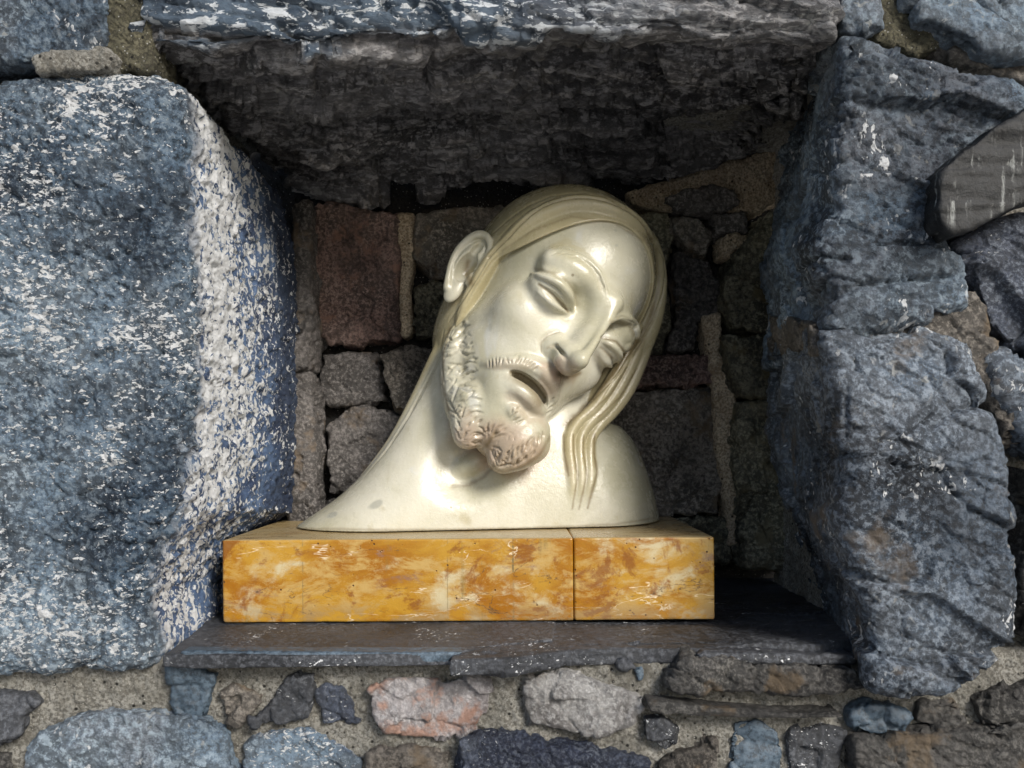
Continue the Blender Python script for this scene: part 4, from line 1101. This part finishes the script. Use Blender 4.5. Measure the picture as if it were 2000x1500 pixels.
# inside of the niche
K = [
 ('stone', [(612, 402), (640, 396), (700, 404), (775, 418), (779, 500), (776, 600), (778, 664), (720, 668), (640, 672), (622, 640), (612, 560), (606, 480)], .200, N_brown, 'red-brown brick-shaped stone inside the niche'),
 ('mortar', [(779, 416), (808, 420), (808, 480), (799, 560), (803, 650), (785, 656), (781, 560)], .210, N_tan, 'strip of tan mortar left of the bust'),
 ('stone', [(814, 420), (870, 406), (950, 402), (1060, 410), (1060, 545), (950, 548), (840, 542), (808, 510)], .203, N_warm, None),
 ('stone', [(806, 560), (850, 548), (960, 556), (960, 650), (860, 664), (812, 655)], .205, N_olive, None),
 ('stone', [(742, 694), (800, 674), (900, 682), (900, 800), (820, 806), (772, 802), (752, 745)], .202, N_warm, None),
 ('stone', [(628, 692), (732, 690), (744, 760), (758, 786), (640, 790), (625, 760)], .215, N_dark, None),
 ('stone', [(690, 794), (764, 798), (800, 830), (800, 960), (640, 965), (640, 830)], .205, N_dark, None),
 ('stone', [(630, 975), (800, 975), (800, 1060), (630, 1060)], .21, N_dark, None),
 ('stone', [(575, 400), (602, 392), (604, 500), (606, 640), (600, 720), (570, 720)], .165, N_dark, None),
 ('stone', [(575, 730), (606, 728), (612, 900), (622, 1060), (560, 1060)], .168, N_dark, None),
 ('mortar', [(1225, 372), (1300, 352), (1400, 322), (1460, 306), (1530, 290), (1540, 380), (1480, 412), (1440, 414), (1300, 408), (1235, 396)], .207, N_tan, 'pebbly tan mortar under the lintel, right of the head'),
 ('stone', [(1300, 388), (1345, 366), (1400, 362), (1436, 374), (1442, 392), (1392, 408), (1322, 405)], .186, N_dark, None),
 ('stone', [(1120, 412), (1305, 414), (1318, 450), (1300, 520), (1312, 640), (1290, 690), (1120, 690)], .205, N_olive, None),
 ('stone', [(1312, 420), (1370, 426), (1387, 448), (1380, 502), (1345, 484), (1318, 452)], .200, N_warm, None),
 ('stone', [(1322, 490), (1384, 508), (1408, 560), (1396, 610), (1362, 630), (1352, 684), (1304, 690), (1322, 620), (1314, 540)], .206, N_dark, None),
 ('stone', [(1404, 462), (1440, 454), (1460, 458), (1462, 490), (1436, 500), (1408, 503)], .196, N_tan, 'small yellowish stone right of the head'),
 ('stone', [(1392, 412), (1452, 416), (1462, 450), (1404, 456)], .203, N_dark, None),
 ('stone', [(1180, 700), (1330, 694), (1390, 690), (1394, 748), (1180, 765)], .205, N_brown, None),
 ('stone', [(1180, 772), (1300, 762), (1394, 754), (1402, 860), (1412, 960), (1404, 1004), (1180, 1010)], .203, N_warm, 'grey block behind the shoulder of the bust'),
 ('mortar', [(1374, 620), (1408, 608), (1404, 690), (1436, 740), (1442, 860), (1440, 960), (1448, 1062), (1424, 1062), (1414, 950), (1400, 860), (1392, 760), (1386, 690)], .205, N_tan, 'long strip of tan mortar right of the bust'),
 ('stone', [(1180, 1016), (1418, 1012), (1426, 1100), (1180, 1100)], .207, N_olive, None),
 ('stone', [(1430, 506), (1500, 410), (1530, 400), (1530, 600), (1505, 650), (1440, 640), (1412, 580)], .170, N_olive, None),
 ('stone', [(1412, 650), (1460, 660), (1530, 640), (1530, 780), (1450, 770), (1420, 720)], .178, N_olive, None),
 ('stone', [(1446, 786), (1530, 780), (1540, 900), (1560, 1120), (1452, 1110), (1444, 900)], .172, N_olive, None)]
for i, (nm, p, y, mt, lb) in enumerate(K):
    stone(nm, p, y - .004 * ((i * 5) % 3), y + .06, mt, 'mortar' if nm == 'mortar' else 'back', 2.3, 4, lb, tilt=((((i * 5) % 7) - 3) * .02, (((i * 3) % 5) - 2) * .02))
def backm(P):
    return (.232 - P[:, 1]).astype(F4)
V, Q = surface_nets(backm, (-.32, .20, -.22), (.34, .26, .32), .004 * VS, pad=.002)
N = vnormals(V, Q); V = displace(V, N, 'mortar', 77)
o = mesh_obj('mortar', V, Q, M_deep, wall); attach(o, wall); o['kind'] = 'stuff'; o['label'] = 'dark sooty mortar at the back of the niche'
TRI[0] += 2 * len(Q)

# sill: flat slates seen from above; outline given on their upper plane
ZS = -(1216 - HOR) * D0 / FPX
def plate(name, pts, ztop, th, mat, kind, label, vox=1.6, rnd=1.2):
    _seed[0] += 17
    pl = []
    for px, py in pts:
        d = -ztop * FPX / (py - HOR); pl.append(((px - 1000) * d / FPX, d - D0))
    def f(P):
        d2 = poly_sdf(P[:, 0], P[:, 1], pl)
        return smax(smax(d2, P[:, 2] - ztop, rnd * .001), ztop - th - P[:, 2], rnd * .001).astype(F4)
    A = np.array(pl)
    V, Q = surface_nets(f, (A[:, 0].min() - .01, A[:, 1].min() - .01, ztop - th - .01), (A[:, 0].max() + .01, A[:, 1].max() + .01, ztop + .01), vox * .001 * VS, pad=.002)
    N = vnormals(V, Q); V = displace(V, N, kind, _seed[0])
    V[:, 2] += .0065 * V[:, 0]
    V[:, 2] = np.where((N[:, 2] > .7) & False, np.minimum(V[:, 2], ztop + .0006), V[:, 2])
    o = mesh_obj(name, V, Q, mat, wall); attach(o, wall); o['label'] = label; TRI[0] += 2 * len(Q)
plate('slate', [(318, 1274), (420, 1277), (600, 1276), (880, 1274), (960, 1262), (1080, 1250), (1100, 1150), (1000, 1080), (470, 1080), (420, 1180), (385, 1225)], ZS, .0092, M_slate, 'slate', 'smooth slate sill under the block', 1.5, .8)
plate('slate', [(878, 1290), (1000, 1286), (1100, 1272), (1250, 1266), (1360, 1268), (1480, 1258), (1600, 1262), (1672, 1250), (1640, 1180), (1560, 1100), (1450, 1070), (1000, 1070)], ZS - .0016, .012, M_slate, 'rough_slate', 'rough dark slate at the right of the sill', 1.6, 2)
stone('slate', [(345, 1273), (600, 1274), (906, 1274), (870, 1296), (700, 1297), (420, 1297), (380, 1290)], -.0985, -.08, M_slate_b, 'slate', 1.3, .8, 'blue-grey front edge of the slate sill')
print('wall tris', TRI[0])
